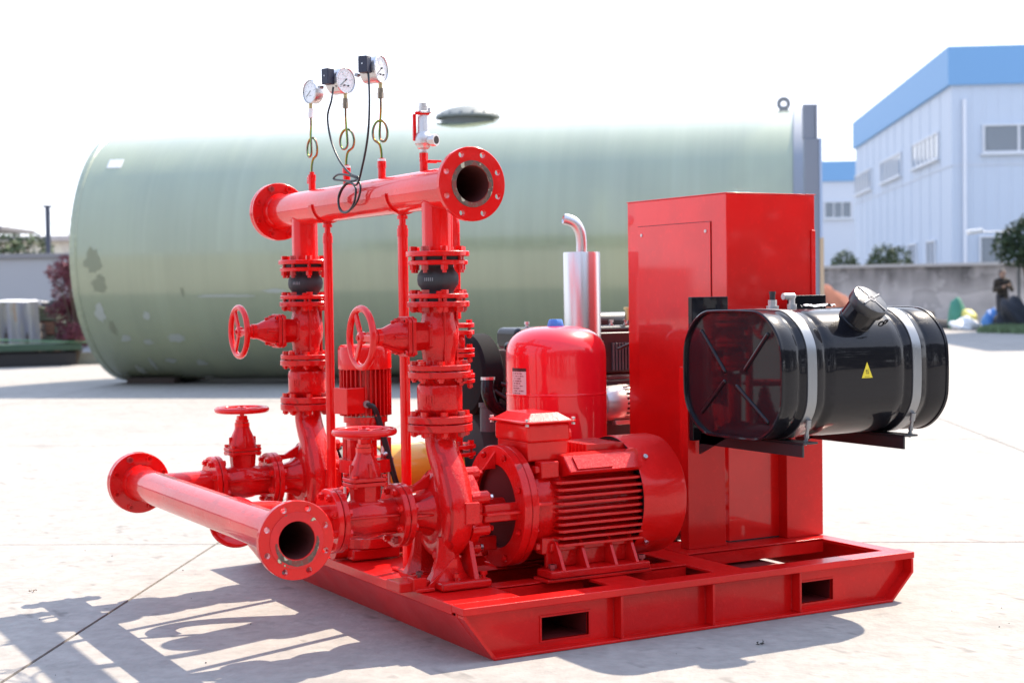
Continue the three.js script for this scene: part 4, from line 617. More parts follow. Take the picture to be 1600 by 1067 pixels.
  part(t, 'elbow_fitting', merge(at(cyl(0.018, 0.02), 0, 0.008, 0), at(cyl(0.012, 0.04), 0, 0.032, 0), at(cyl(0.0125, 0.05, 'x'), -0.018, 0.048, 0), at(new THREE.SphereGeometry(0.0135, 14, 10), 0.004, 0.048, 0)), ALU, [X(1.575), Y(1.125), -0.08]);
  const foil = new THREE.PlaneGeometry(0.13, 0.06, 12, 6).rotateX(-Math.PI / 2); { const p = foil.attributes.position; for (let i = 0; i < p.count; i++) p.setY(i, 0.006 + 0.012 * hash(i, 3, 8)); foil.computeVertexNormals(); }
  part(t, 'torn_film', foil, mat(0.7, 0.7, 0.7, 0.35, 0.2, { side: THREE.DoubleSide }), [X(1.68), Y(1.125), -0.05]);
  // triangular yellow warning sticker with a dark character
  const tri = new THREE.Shape(); tri.moveTo(-0.026, -0.029); tri.lineTo(0.026, -0.029); tri.lineTo(0, 0.029); tri.lineTo(-0.026, -0.029);
  const stx = part(t, 'warning_sticker', new THREE.ExtrudeGeometry(tri, { depth: 0.0008, bevelEnabled: false }), YSTICK, [X(1.612), Y(0.902), W / 2 + 0.0003]);
  const ch = [[-0.0045, 0, 0.0016, 0.017], [-0.0045, 0.003, 0.007, 0.0014], [0.004, 0.0065, 0.0075, 0.0014, 0.7], [0.004, 0.002, 0.009, 0.0013], [0.004, -0.002, 0.006, 0.0013], [0.004, -0.0075, 0.011, 0.0014], [0.002, -0.0045, 0.0013, 0.005, 0.3], [0.0065, -0.0045, 0.0013, 0.005, -0.3]].map(([x, y, w, h, a]) => new THREE.BoxGeometry(w, h, 0.0004).rotateZ(a || 0).translate(x, y - 0.006, 0.0011));
  part(stx, 'sticker_character', merge(ch), INK);
  part(stx, 'sticker_line', new THREE.BoxGeometry(0.024, 0.0014, 0.0004), INK, [0, -0.0245, 0.0011]);
}
// ---------------------------------------------------------------- background: leaves
function leafCloud(n, blobs, size, s0, aspect = 0.55, hollow = 0.55) {
  seed = s0; const pos = [], col = [], v = new THREE.Vector3(), a = new THREE.Vector3(), b = new THREE.Vector3(), tot = blobs.reduce((q, e) => q + e[3] * e[4] * e[5], 0);
  for (const [cx, cy, cz, rx, ry, rz] of blobs) {
    const m = Math.max(6, Math.round(n * rx * ry * rz / tot));
    for (let i = 0; i < m; i++) {
      v.set(rr(-1, 1), rr(-1, 1), rr(-1, 1)); if (v.lengthSq() > 1) { i--; continue; } const L = v.length() || 1; v.multiplyScalar((hollow + (1 - hollow) * L) / L * (0.75 + 0.35 * rnd()));
      const x = cx + v.x * rx, y = cy + v.y * ry, z = cz + v.z * rz, s = size * rr(0.6, 1.4);
      a.set(rr(-1, 1), rr(-0.6, 0.6), rr(-1, 1)).normalize(); b.set(rr(-1, 1), rr(-1, 1), rr(-1, 1)).cross(a).normalize().multiplyScalar(s * aspect); a.multiplyScalar(s);
      pos.push(x - a.x, y - a.y, z - a.z, x + b.x, y + b.y, z + b.z, x + a.x, y + a.y, z + a.z, x - a.x, y - a.y, z - a.z, x + a.x, y + a.y, z + a.z, x - b.x, y - b.y, z - b.z);
      const c = rr(0.65, 1.35); for (let k = 0; k < 6; k++) col.push(c, c * rr(0.95, 1.05), c);
    }
  }
  const g = new THREE.BufferGeometry(); g.setAttribute('position', new THREE.Float32BufferAttribute(pos, 3)); g.setAttribute('color', new THREE.Float32BufferAttribute(col, 3)); g.computeVertexNormals(); return g;
}
const leafM = (r, g, b) => mat(r, g, b, 0.75, 0, { vertexColors: true, side: THREE.DoubleSide });
const LEAF = leafM(0.045, 0.075, 0.032), LEAFD = leafM(0.03, 0.05, 0.028), LEAFG = leafM(0.07, 0.10, 0.05), MAPLE = leafM(0.13, 0.028, 0.045), BARK = mat(0.10, 0.075, 0.055, 0.9);
function limbs(list) { return merge(list.map(([p, r]) => { const c = []; const n = p.length; p.forEach((_, i) => c.push(r * (1 - 0.75 * i / (n - 1)))); return varTube(p, c, 12, 8); })); }

// ---------------------------------------------------------------- the big green storage tank
{
  const A = new THREE.Vector3(3.665, 0, -17.25), B = new THREE.Vector3(10.905, 0, -11.165), R = 1.733, L = A.distanceTo(B), mid = A.clone().add(B).multiplyScalar(0.5), ang = Math.atan2(-(B.z - A.z), B.x - A.x);
  const t = thing('storage_tank', 'huge weathered green fibreglass tank lying on its side behind the pumps', 'storage tank', [mid.x, 0, mid.z], null, ang), cy = R + 0.03;
  const map = tex(1024, 1024, (u, v) => {                              // v runs along the axis, u round it; u = 0.25 faces the camera at mid height
    const hoop = fbm(3 + u * 2, v * 90, 90, 201, 3), fine = fbm(u * 4, v * 200, 200, 207, 2), blot = fbm(u * 8, v * 12, 4, 211, 4), run = fbm(v * 40, u * 3, 40, 221, 3);
    let c = [0.288, 0.325, 0.200]; const k = 0.95 + 0.10 * hoop + 0.05 * fine + 0.2 * (blot - 0.5); c = c.map((q) => q * k);
    const b = fbm(u * 8 + 3, v * 8, 8, 231, 4); if (b > 0.6) { const w = Math.min(1, (b - 0.6) * 4); c = [c[0] + 0.07 * w, c[1] + 0.065 * w, c[2] + 0.02 * w]; }
    if (run > 0.62) { const w = (run - 0.62) * 1.0; c = [c[0] + w * 0.10, c[1] + w * 0.10, c[2] + w * 0.09]; }
    return toS(c);
  }, true);
  const bump = tex(64, 1024, (u, v) => { const g = 0.55 * fbm(u * 2, v * 110, 110, 241, 3) + 0.45 * fbm(u * 3, v * 14, 14, 247, 3); return [g, g, g]; });
  const GRP = mat(1, 1, 1, 0.22, 0, { ior: 1.75, map, bumpMap: bump, bumpScale: 0.004, clearcoat: 1, clearcoatRoughness: 0.13 });
  const shell = new THREE.CylinderGeometry(R, R, L - 0.17, 160, 40, true).rotateZ(Math.PI / 2).rotateX(0.0);
  part(t, 'shell', shell, GRP, [-0.083, cy, 0]);
  const GREYC = mat(0.24, 0.27, 0.31, 0.55), SCUFF = mat(0.40, 0.43, 0.37, 0.7), MUD = mat(0.235, 0.255, 0.165, 0.5);
  part(t, 'end_collar', lathe([[R + 0.002, 0.0], [R + 0.03, 0.01], [R + 0.03, 0.17], [R - 0.05, 0.18], [0, 0.19]], 'x', 120).translate(L / 2 - 0.18, 0, 0), GREYC, [0, cy, 0]);
  part(t, 'left_head', lathe([[0, -0.04], [R - 0.06, -0.03], [R + 0.012, -0.02], [R + 0.016, 0.0], [R + 0.016, 0.06], [R + 0.001, 0.075]], 'x', 120).translate(-L / 2, 0, 0), GRP, [0, cy, 0]);
  const mh = part(t, 'manhole', lathe([[0, 0.20], [0.12, 0.195], [0.26, 0.165], [0.36, 0.12], [0.42, 0.075], [0.44, 0.06], [0.44, 0.03], [0.36, 0.028], [0.36, -0.25]], 'y', 48), mat(0.20, 0.22, 0.21, 0.6), [0.22, cy + R + 0.02, 0]);
  for (let i = 0; i < 16; i++) part(mh, 'bolt', boltGeo(0.02, 0.02, 'y', 0.014, 0), GALV, [0.405 * Math.cos(i * Math.PI / 8), 0.06, 0.405 * Math.sin(i * Math.PI / 8)]);
  const lug = part(t, 'lifting_lug', merge(ringPlate(0.075, 0.03, 0.06, 0, 0, 0, 'z').translate(0, 0.06, 0), box(0.10, 0.06, 0.16, 0.01)), GALV, [L / 2 - 0.30, cy + R + 0.02, 0.05]); lug.scale.setScalar(1.2);
  const on = (s, deg, w, h, m, name, th = 0.008) => { const a = deg * Math.PI / 180; return part(t, name, box(w, th, h, 0.003), m, [s, cy + (R + th * 0.4) * Math.sin(a), (R + th * 0.4) * Math.cos(a)], [Math.PI / 2 - a, 0, 0]); };
  on(-L / 2 + 0.42, 44, 0.20, 0.16, WHITE, 'white_label');
  // torn patches and repaired spots in the outer skin: thin irregular flakes that follow the curve
  const flake = (s, deg, w, h, m, name, s0) => {
    seed = s0; const n = 18, pos = [], idx = []; const P = (x, y) => { const a = deg * Math.PI / 180 + y / R; return [s + x, cy + (R + 0.004) * Math.sin(a), (R + 0.004) * Math.cos(a)]; };
    pos.push(...P(0, 0)); for (let i = 0; i < n; i++) { const a = i / n * 2 * Math.PI, q = rr(0.55, 1.15); pos.push(...P(w * q * Math.cos(a), h * q * Math.sin(a))); }
    for (let i = 0; i < n; i++) idx.push(0, 1 + i, 1 + (i + 1) % n); const g = new THREE.BufferGeometry(); g.setAttribute('position', new THREE.Float32BufferAttribute(pos, 3)); g.setIndex(idx); g.computeVertexNormals(); part(t, name, strip(g), m);
  };
  [[0.30, -3, 0.16, 0.24, 0], [0.36, -13, 0.13, 0.16, 0], [0.30, -26, 0.09, 0.20, 1], [0.42, -34, 0.06, 0.18, 0], [0.55, -40, 0.10, 0.08, 1], [1.25, -40, 0.17, 0.10, 1], [0.85, -42, 0.10, 0.07, 1], [2.05, -38, 0.05, 0.06, 1], [1.45, -57, 0.10, 0.11, 1], [1.05, -55, 0.12, 0.08, 1], [0.75, -58, 0.05, 0.22, 1], [1.35, -76, 0.10, 0.10, 2], [0.5, -64, 0.08, 0.2, 1], [2.6, -32, 0.05, 0.06, 1], [5.0, -34, 0.04, 0.10, 1], [3.1, -35, 0.05, 0.05, 1], [5.6, -45, 0.03, 0.12, 1], [0.95, -28, 0.07, 0.09, 1], [1.5, -17, 0.03, 0.10, 0], [3.6, -46, 0.05, 0.05, 1]].forEach(([s, d, w, h, k], i) => flake(-L / 2 + s, d, w * 0.8, h * 0.75, k === 0 ? MUD : k === 1 ? SCUFF : WHITE, k === 0 ? 'bare_patch' : 'scuff', 300 + i));
  flake(-L / 2 + 2.05, -19, 0.55, 0.018, SCUFF, 'scuff', 340); flake(-L / 2 + 2.75, -17, 0.2, 0.03, SCUFF, 'scuff', 341);
  for (const [s, w] of [[-L / 2 + 0.55, 0.7], [-0.9, 0.5], [1.4, 0.5], [L / 2 - 0.8, 0.7]]) for (const z of [0.46, -0.46]) {
    single('timber_chock', z > 0 ? `dark timber chock under the near side of the green tank, ${s < -3 ? 'at its left end' : s < 0 ? 'left of its middle' : s < 2 ? 'right of its middle' : 'at its right end'}` : `dark timber chock under the far side of the green tank, ${s < -3 ? 'at its left end' : s < 0 ? 'left of its middle' : s < 2 ? 'right of its middle' : 'at its right end'}`, 'chock', box(w, 0.085, 0.22, 0.01), mat(0.07, 0.05, 0.04, 0.9), [mid.x + s * Math.cos(ang) + z * Math.sin(ang), 0.0435, mid.z - s * Math.sin(ang) + z * Math.cos(ang)], [0, ang, 0], 'chocks under the green tank');
  }
}
// steel plates standing on edge at the right end of the tank
{
  const GS = mat(0.22, 0.25, 0.30, 0.55, 0.2), t = thing('steel_column', 'grey steel column standing behind the cabinet at the right end of the green tank', 'column', [8.465, 0, -8.245], null, -0.512);
  part(t, 'lower_plate', box(0.150, 2.77, 0.10, 0.006), GS, [0.011, 1.386, 0]);
  part(t, 'upper_plate', box(0.125, 0.36, 0.08, 0.006), GS, [-0.012, 2.952, 0]);
  part(t, 'edge_strip', box(0.02, 0.36, 0.11, 0.004), mat(0.30, 0.33, 0.38, 0.5), [0.062, 2.952, 0]);
  part(t, 'flange_plate', box(0.03, 1.05, 0.12, 0.004), mat(0.36, 0.46, 0.62, 0.5), [0.102, 2.25, 0]);
  single('timber_post', 'pale timber post standing just right of the red cabinet, in front of the far wall', 'post', box(0.042, 1.73, 0.05, 0.004), mat(0.52, 0.40, 0.27, 0.8), [8.545, 0.866, -8.165], [0, -0.512, 0]);
}

// ---------------------------------------------------------------- factory buildings on the right
const CLAD = mat(0.50, 0.57, 0.66, 0.6, 0, { bumpMap: tex(256, 4, (u) => { const g = Math.abs((u * 8) % 1 - 0.5) < 0.08 ? 0 : 1; return [g, g, g]; }, false, 0.25), bumpScale: 0.012 });
const CLAD2 = mat(0.56, 0.60, 0.66, 0.65), BLUE = mat(0.17, 0.35, 0.58, 0.6), FRAME = mat(0.66, 0.68, 0.70, 0.5), PANE = mat(0.16, 0.19, 0.22, 0.12, 0, { clearcoat: 0.6 }), PANEL = mat(0.40, 0.43, 0.42, 0.3), PIPEW = mat(0.74, 0.76, 0.80, 0.5);
function windowOn(t, face, c, y0, y1, w, panes, lit, mull = 0.07) {     // face 'x': on the plane x = 0 facing -X, c along -z; face 'z': on z = 0 facing +Z, c along +x
  const h = y1 - y0, place = (o, u, v, out) => (face === 'x' ? o.position.set(-out, v, -u) : o.position.set(u, v, out));
  const f = part(t, 'window', new THREE.BoxGeometry(1, 1, 1), FRAME); f.geometry = uvm(merge(at(box(w, 0.08, 0.14, 0.01), 0, -h / 2 + 0.04, 0), at(box(w, 0.08, 0.14, 0.01), 0, h / 2 - 0.04, 0), at(box(0.08, h - 0.16, 0.14, 0.01), -w / 2 + 0.04, 0, 0), at(box(0.08, h - 0.16, 0.14, 0.01), w / 2 - 0.04, 0, 0)));
  if (face === 'x') f.rotation.y = -Math.PI / 2; place(f, c, (y0 + y1) / 2, 0.04);
  const pw = (w - 0.16) / panes;
  for (let i = 0; i < panes; i++) {
    part(f, 'pane', box(pw - mull, h - 0.17, 0.02, 0), lit && i >= lit ? PANEL : PANE, [-w / 2 + 0.08 + pw * (i + 0.5), 0, 0.012]);
    if (i) part(f, 'mullion', box(mull, h - 0.16, 0.08, 0.005), FRAME, [-w / 2 + 0.08 + pw * i, 0, 0.02]);
  }
  part(f, 'sill', box(w + 0.2, 0.07, 0.2, 0.01), FRAME, [0, -h / 2 - 0.037, 0.05]);
}
{
  const t = thing('factory_building', 'large pale blue factory building with a bright blue roof band, at the upper right', 'factory', [42.3, 0, -39.65], null, -0.598);
  part(t, 'wall', merge(new THREE.BoxGeometry(34, 9.0, 27.3).translate(17, 4.5, -13.65)), CLAD);
  part(t, 'plinth', merge(new THREE.BoxGeometry(34.06, 0.6, 27.36).translate(17, 0.3, -13.65)), mat(0.40, 0.42, 0.44, 0.8));
  part(t, 'roof_band', merge(new THREE.BoxGeometry(34.3, 1.5, 27.6).translate(17, 9.75, -13.65)), BLUE);
  for (let i = 1; i < 12; i++) part(t, 'wall_seam', box(0.03, 9.0, 0.05, 0), CLAD, [-0.006, 4.5, -i * 2.27]);
  part(t, 'floor_line', merge(at(new THREE.BoxGeometry(0.04, 0.05, 27.3), -0.012, 5.9, -13.65), at(new THREE.BoxGeometry(34, 0.05, 0.04), 17, 5.9, 0.012)), CLAD2);
  for (const z of [5.4, 14.6, 24.0]) windowOn(t, 'x', z, 6.36, 7.46, 6.0, 6, 0, 0.32);
  windowOn(t, 'x', 8.49, 2.0, 3.1, 1.9, 2, 0); windowOn(t, 'x', 4.06, 2.0, 3.1, 1.9, 2, 0); windowOn(t, 'x', 13.5, 2.0, 3.1, 1.9, 2, 0);
  windowOn(t, 'z', 2.55, 6.33, 7.46, 2.75, 2, 0, 0.09); windowOn(t, 'z', 6.6, 6.33, 7.46, 2.75, 2, 0, 0.09); windowOn(t, 'z', 1.5, 1.6, 3.13, 0.95, 1, 0); windowOn(t, 'z', 6.4, 1.6, 3.13, 2.0, 2, 0);
  part(t, 'downpipe', at(cyl(0.07, 8.4, 'y', 14), 0.48, 4.25, 0.10), PIPEW);
  const u = thing('factory_building', 'more distant white factory building with a blue roof band, seen beside the red cabinet', 'factory', [71.2, 0, -80.9], null, -0.598);
  part(u, 'wall', merge(new THREE.BoxGeometry(40, 8.75, 30).translate(-4, 4.375, -15)), CLAD2);
  part(u, 'roof_band', merge(new THREE.BoxGeometry(40.3, 1.45, 30.3).translate(-4, 9.475, -15)), BLUE);
  windowOn(u, 'z', 1.2, 6.1, 7.33, 1.95, 3, 0); windowOn(u, 'z', -3.0, 6.1, 7.33, 1.95, 3, 0); windowOn(u, 'z', 4.6, 6.1, 7.33, 1.95, 3, 0);
}
{ // out of the frame to the right: the workshop whose shadow crosses the yard
  const t = thing('workshop', 'grey workshop beyond the right edge of the yard', 'workshop', [27.4, 0, -18.6], null, -0.598);
  part(t, 'wall', merge(new THREE.BoxGeometry(20, 9.4, 9).translate(10, 4.7, -4.5)), CLAD); part(t, 'roof_band', merge(new THREE.BoxGeometry(20.3, 1.0, 9.3).translate(10, 9.9, -4.5)), BLUE);
}
// ---------------------------------------------------------------- yard walls
const WALLT = tex(512, 256, (u, v) => { const a = fbm(u * 6, v * 3, 6, 401, 5), d = fbm(u * 20, v * 1.5, 20, 411, 4); let k = 0.76 + 0.28 * (a - 0.5); if (v > 0.5) k -= (v - 0.5) * 1.1 * d; if (a > 0.52) k -= 0.10; return [k, k * 0.96, k * 0.93]; }, true, 1);
function yardWall(name, label, p, q, h, m, capM, panel) {
  const d = new THREE.Vector3(q[0] - p[0], 0, q[1] - p[1]), L = d.length(), t = thing(name, label, 'wall', [(p[0] + q[0]) / 2, 0, (p[1] + q[1]) / 2], null, Math.atan2(-d.z, d.x));
  const g = new THREE.BoxGeometry(L, h, 0.22).translate(0, h / 2, 0), uv = g.attributes.uv, ps = g.attributes.position; for (let i = 0; i < uv.count; i++) uv.setXY(i, ps.getX(i) / 6, ps.getY(i) / h);
  part(t, 'wall_body', g, m); part(t, 'coping', box(L, 0.10, 0.34, 0.01), capM, [0, h + 0.051, 0]);
  if (panel) for (let x = -L / 2 + 1; x < L / 2; x += panel) part(t, 'pier', box(0.28, h - 0.02, 0.30, 0.01), m, [x, h / 2 - 0.01, 0]);
}
yardWall('yard_wall', 'stained rendered yard wall below the factory windows at right', [27.0, -40.7], [36.6, -25.6], 1.80, new THREE.MeshStandardMaterial({ map: WALLT, roughness: 0.9 }), mat(0.42, 0.40, 0.38, 0.85));
yardWall('yard_wall', 'plain grey concrete panel wall at the far left, behind the green tank', [-34.6, -50.6], [8.0, -26.6], 2.02, mat(0.36, 0.37, 0.39, 0.85), mat(0.22, 0.22, 0.23, 0.9), 3.2);

// ---------------------------------------------------------------- right-hand yard: plants, person, bags
function bush(name, label, c, blobs, n, size, m, s0, category = 'bush', trunkH = 0) {
  const t = thing(name, label, category, c); part(t, 'crown', leafCloud(n, blobs, size, s0), m);
  const l = []; for (let i = 0; i < 5; i++) { const b = blobs[i % blobs.length]; l.push([[[0, 0, 0], [b[0] * 0.3 + 0.02 * i, Math.max(0.2, b[1] * 0.55), b[2] * 0.3], [b[0] * 0.8, b[1] + b[4] * 0.3, b[2] * 0.8]], 0.05 + trunkH * 0.03]); }
  part(t, trunkH ? 'trunk' : 'stems', limbs(l), BARK); return t;
}
bush('bush', 'small dark rounded bush behind the wall, left of the larger bush', [34.6, 0, -37.2], [[0, 1.9, 0, 0.5, 0.62, 0.5], [-0.3, 1.7, 0.1, 0.4, 0.5, 0.4], [0.35, 1.75, 0, 0.35, 0.45, 0.4]], 1500, 0.055, LEAF, 501);
bush('bush', 'larger dark bush behind the wall, below the factory wall', [36.1, 0, -36.6], [[-0.2, 2.0, 0, 0.6, 0.7, 0.5], [0.4, 2.05, 0.1, 0.5, 0.62, 0.5], [-0.6, 1.85, 0, 0.4, 0.5, 0.4], [0.8, 1.8, 0, 0.35, 0.4, 0.4]], 2400, 0.055, LEAF, 502);
bush('tree', 'dark green round-crowned tree at the right edge, above the standing person', [30.85, 0, -25.3], [[-0.25, 2.4, -0.15, 0.55, 0.62, 0.6], [-0.48, 2.05, -0.25, 0.38, 0.42, 0.5], [0.0, 2.75, 0, 0.5, 0.45, 0.5], [0.2, 2.1, 0, 0.5, 0.6, 0.5], [0.6, 2.6, 0.3, 0.5, 0.6, 0.5], [-0.55, 2.5, -0.3, 0.3, 0.3, 0.3], [-0.72, 2.25, -0.42, 0.32, 0.42, 0.4]], 4200, 0.06, LEAF, 503, 'tree', 1);
{
  const t = thing('street_lamp', 'white lamp arm sticking out left of the round tree', 'street lamp', [30.75, 0, -25.75]);
  part(t, 'pole', cyl(0.04, 2.66, 'y', 12), mat(0.12, 0.13, 0.13, 0.6), [0, 1.331, 0]); part(t, 'arm', at(cyl(0.03, 1.25, 'x', 10), -0.62, 2.66, 0), PIPEW, [0, 0, 0], [0, -0.5, 0]); part(t, 'lamp_head', box(0.42, 0.13, 0.22, 0.05), WHITE, [-1.08, 2.68, -0.58], [0, -0.5, 0.1]);
}
{
  const g = new THREE.PlaneGeometry(5.2, 5.5, 2, 2).rotateX(-Math.PI / 2); single('verge', 'green grass verge at the foot of the wall by the right edge', 'grass', mergeGrass(), LEAFG, [0, 0, 0], [0, 0, 0], null, 'stuff');
  function mergeGrass() { seed = 601; const pos = [], col = []; for (let i = 0; i < 9000; i++) { const u = rnd(), w = rnd(), x = 26.9 + 4.4 * w, z = -23.6 + 3.4 * u - 3.4 * w, h = rr(0.06, 0.2), a = rr(0, 6.28), s = 0.03; pos.push(x - s * Math.cos(a), 0, z - s * Math.sin(a), x + s * Math.cos(a), 0, z + s * Math.sin(a), x + rr(-0.05, 0.05), h, z + rr(-0.05, 0.05)); const c = rr(1.6, 2.8); col.push(c, c, c * 0.9, c, c, c, c, c, c); } const q = new THREE.BufferGeometry(); q.setAttribute('position', new THREE.Float32BufferAttribute(pos, 3)); q.setAttribute('color', new THREE.Float32BufferAttribute(col, 3)); q.computeVertexNormals(); return q; }
}
function lump(s0, sx, sy, sz, rough = 0.25, seg = 20) { const g = new THREE.SphereGeometry(1, seg, Math.round(seg * 0.7)), p = g.attributes.position; for (let i = 0; i < p.count; i++) { const x = p.getX(i), y = p.getY(i), z = p.getZ(i), k = 1 + rough * (fbm(x * 2 + 8, y * 2 + z * 1.7 + 8, 64, s0, 3) - 0.5) * 2; p.setXYZ(i, x * k * sx, Math.max(-0.3, y) * k * sy, z * k * sz); } g.computeVertexNormals(); return uvm(g); }
single('soil_heap', 'reddish brown heap of earth against the wall behind the filler cap', 'heap', lump(701, 1.25, 1.3, 0.9, 0.35, 28), mat(0.22, 0.075, 0.045, 0.95), [25.85, 0.0, -28.3]);
single('sack', 'upright green woven sack in front of the stained wall', 'sack', lump(711, 0.24, 0.62, 0.22, 0.2), mat(0.07, 0.26, 0.18, 0.8), [28.95, 0.22, -26.3]);
single('plastic_bag', 'white plastic bags piled flat on the yard below the green sack', 'bag', lump(712, 0.62, 0.30, 0.4, 0.5), WHITE, [28.75, 0.08, -25.75], [0, 0.55, 0]);
single('plastic_bag', 'pale yellow bag lying on the white bags', 'bag', lump(713, 0.24, 0.2, 0.22, 0.4), mat(0.75, 0.66, 0.18, 0.6), [29.08, 0.30, -26.0]);
single('plastic_bag', 'bright blue bag leaning between white bags and grass', 'bag', lump(714, 0.2, 0.42, 0.2, 0.35), mat(0.05, 0.18, 0.48, 0.6), [29.6, 0.16, -25.75], [0, 0, -0.4]);
single('rubbish_pile', 'low dark rubbish pile hiding the legs of the standing person', 'rubbish', lump(715, 0.75, 0.62, 0.4, 0.6, 28), mat(0.04, 0.042, 0.05, 0.9), [30.15, 0.1, -25.45], [0, 0.5, 0]);
single('rubbish_pile', 'dark rubbish along the foot of the wall behind the green sack', 'rubbish', lump(716, 1.7, 0.42, 0.4, 0.7, 30), mat(0.06, 0.055, 0.055, 0.9), [28.4, 0.05, -28.2], [0, -1.0, 0]);
single('sack', 'pale grey sack at the right edge beside the rubbish', 'sack', lump(717, 0.25, 0.55, 0.25, 0.3), mat(0.45, 0.45, 0.5, 0.8), [30.75, 0.15, -25.1]);
// person: one smooth body, clothes and hair over it
function skin(bones, lo, hi, res, k = 0.03) {
  const size = Math.max(hi[0] - lo[0], hi[1] - lo[1], hi[2] - lo[2]) / 2, c = lo.map((v, i) => (v + hi[i]) / 2), mc = new MarchingCubes(res, mat(1, 1, 1, 1), false, false, 60000); mc.isolation = 0;
  const smin = (a, b) => { const h = Math.max(k - Math.abs(a - b), 0) / k; return Math.min(a, b) - h * h * k * 0.25; };
  for (let z = 0; z < res; z++) for (let y = 0; y < res; y++) for (let x = 0; x < res; x++) {
    const px = c[0] + (x - res / 2) / (res / 2) * size, py = c[1] + (y - res / 2) / (res / 2) * size, pz = c[2] + (z - res / 2) / (res / 2) * size; let d = 9;
    for (const [a, b, ra, rb, fz = 1] of bones) { const bx = b[0] - a[0], by = b[1] - a[1], bz = b[2] - a[2], L = bx * bx + by * by + bz * bz || 1e-9; const t = Math.max(0, Math.min(1, ((px - a[0]) * bx + (py - a[1]) * by + (pz - a[2]) * bz) / L)); d = smin(d, Math.hypot(px - a[0] - bx * t, py - a[1] - by * t, (pz - a[2] - bz * t) / fz) - (ra + (rb - ra) * t)); }
    mc.field[x + y * res + z * res * res] = -d;
  }
  mc.update(); const n = mc.count, g = new THREE.BufferGeometry(), P = mc.positionArray.slice(0, n * 3), N = mc.normalArray.slice(0, n * 3);
  for (let i = 0; i < n; i++) for (let j = 0; j < 3; j++) P[i * 3 + j] = P[i * 3 + j] * size + c[j];
  g.setAttribute('position', new THREE.BufferAttribute(P, 3)); g.setAttribute('normal', new THREE.BufferAttribute(N, 3)); return uvm(g);
}
{
  const t = thing('person', 'person in dark patterned jacket standing by the wall with hands raised to the chest', 'person', [31.4, 0, -26.95], null, -0.35);
  const SK = mat(0.42, 0.26, 0.19, 0.6), JK = new THREE.MeshStandardMaterial({ roughness: 0.85, map: tex(64, 64, (u, v) => { const a = fbm(u * 6, v * 6, 6, 801, 3); return a > 0.52 ? [0.30, 0.26, 0.22] : a > 0.44 ? [0.18, 0.17, 0.16] : [0.10, 0.10, 0.11]; }, true, 3) });
  part(t, 'body', skin([[[0, 1.53, 0.02], [0, 1.46, 0.035], 0.092, 0.066], [[0, 1.42, 0], [0, 1.32, -0.01], 0.05, 0.06], [[0, 1.25, 0], [0, 0.92, 0], 0.13, 0.12, 0.7], [[-0.09, 0.88, 0], [-0.10, 0.48, 0.01], 0.085, 0.055], [[-0.10, 0.48, 0.01], [-0.10, 0.09, 0], 0.052, 0.036], [[0.09, 0.88, 0], [0.10, 0.48, 0.01], 0.085, 0.055], [[0.10, 0.48, 0.01], [0.10, 0.09, 0], 0.052, 0.036], [[-0.10, 0.05, 0], [-0.11, 0.04, 0.16], 0.042, 0.034], [[0.10, 0.05, 0], [0.11, 0.04, 0.16], 0.042, 0.034],
    [[-0.19, 1.30, 0], [-0.25, 1.05, 0.03], 0.05, 0.04], [[-0.25, 1.05, 0.03], [-0.09, 1.14, 0.23], 0.038, 0.028], [[0.19, 1.30, 0], [0.27, 1.06, 0.04], 0.05, 0.04], [[0.27, 1.06, 0.04], [0.10, 1.19, 0.23], 0.038, 0.028], [[-0.08, 1.15, 0.24], [-0.03, 1.17, 0.27], 0.028, 0.016], [[0.09, 1.20, 0.24], [0.04, 1.20, 0.27], 0.028, 0.016], [[0, 1.485, 0.10], [0, 1.465, 0.118], 0.012, 0.014]], [-0.45, 0, -0.3], [0.45, 1.66, 0.4], 96), SK);
  part(t, 'jacket', skin([[[-0.12, 1.31, 0], [0.12, 1.31, 0], 0.085, 0.085, 0.9], [[0, 1.25, 0], [0, 0.80, 0], 0.165, 0.17, 0.75], [[-0.19, 1.30, 0], [-0.25, 1.05, 0.03], 0.07, 0.058], [[-0.25, 1.05, 0.03], [-0.11, 1.13, 0.20], 0.056, 0.044], [[0.19, 1.30, 0], [0.27, 1.06, 0.04], 0.07, 0.058], [[0.27, 1.06, 0.04], [0.12, 1.18, 0.20], 0.056, 0.044]], [-0.45, 0.5, -0.3], [0.45, 1.5, 0.4], 72), JK);
  part(t, 'trousers', skin([[[-0.09, 0.88, 0], [-0.10, 0.48, 0.01], 0.10, 0.075], [[-0.10, 0.48, 0.01], [-0.10, 0.10, 0], 0.072, 0.06], [[0.09, 0.88, 0], [0.10, 0.48, 0.01], 0.10, 0.075], [[0.10, 0.48, 0.01], [0.10, 0.10, 0], 0.072, 0.06]], [-0.4, 0.0, -0.3], [0.4, 1.05, 0.3], 64), mat(0.04, 0.04, 0.05, 0.8));
  part(t, 'hair', skin([[[0, 1.555, -0.005], [0, 1.50, -0.035], 0.097, 0.085]], [-0.2, 1.3, -0.2], [0.2, 1.7, 0.2], 40), mat(0.012, 0.010, 0.010, 0.6));
}
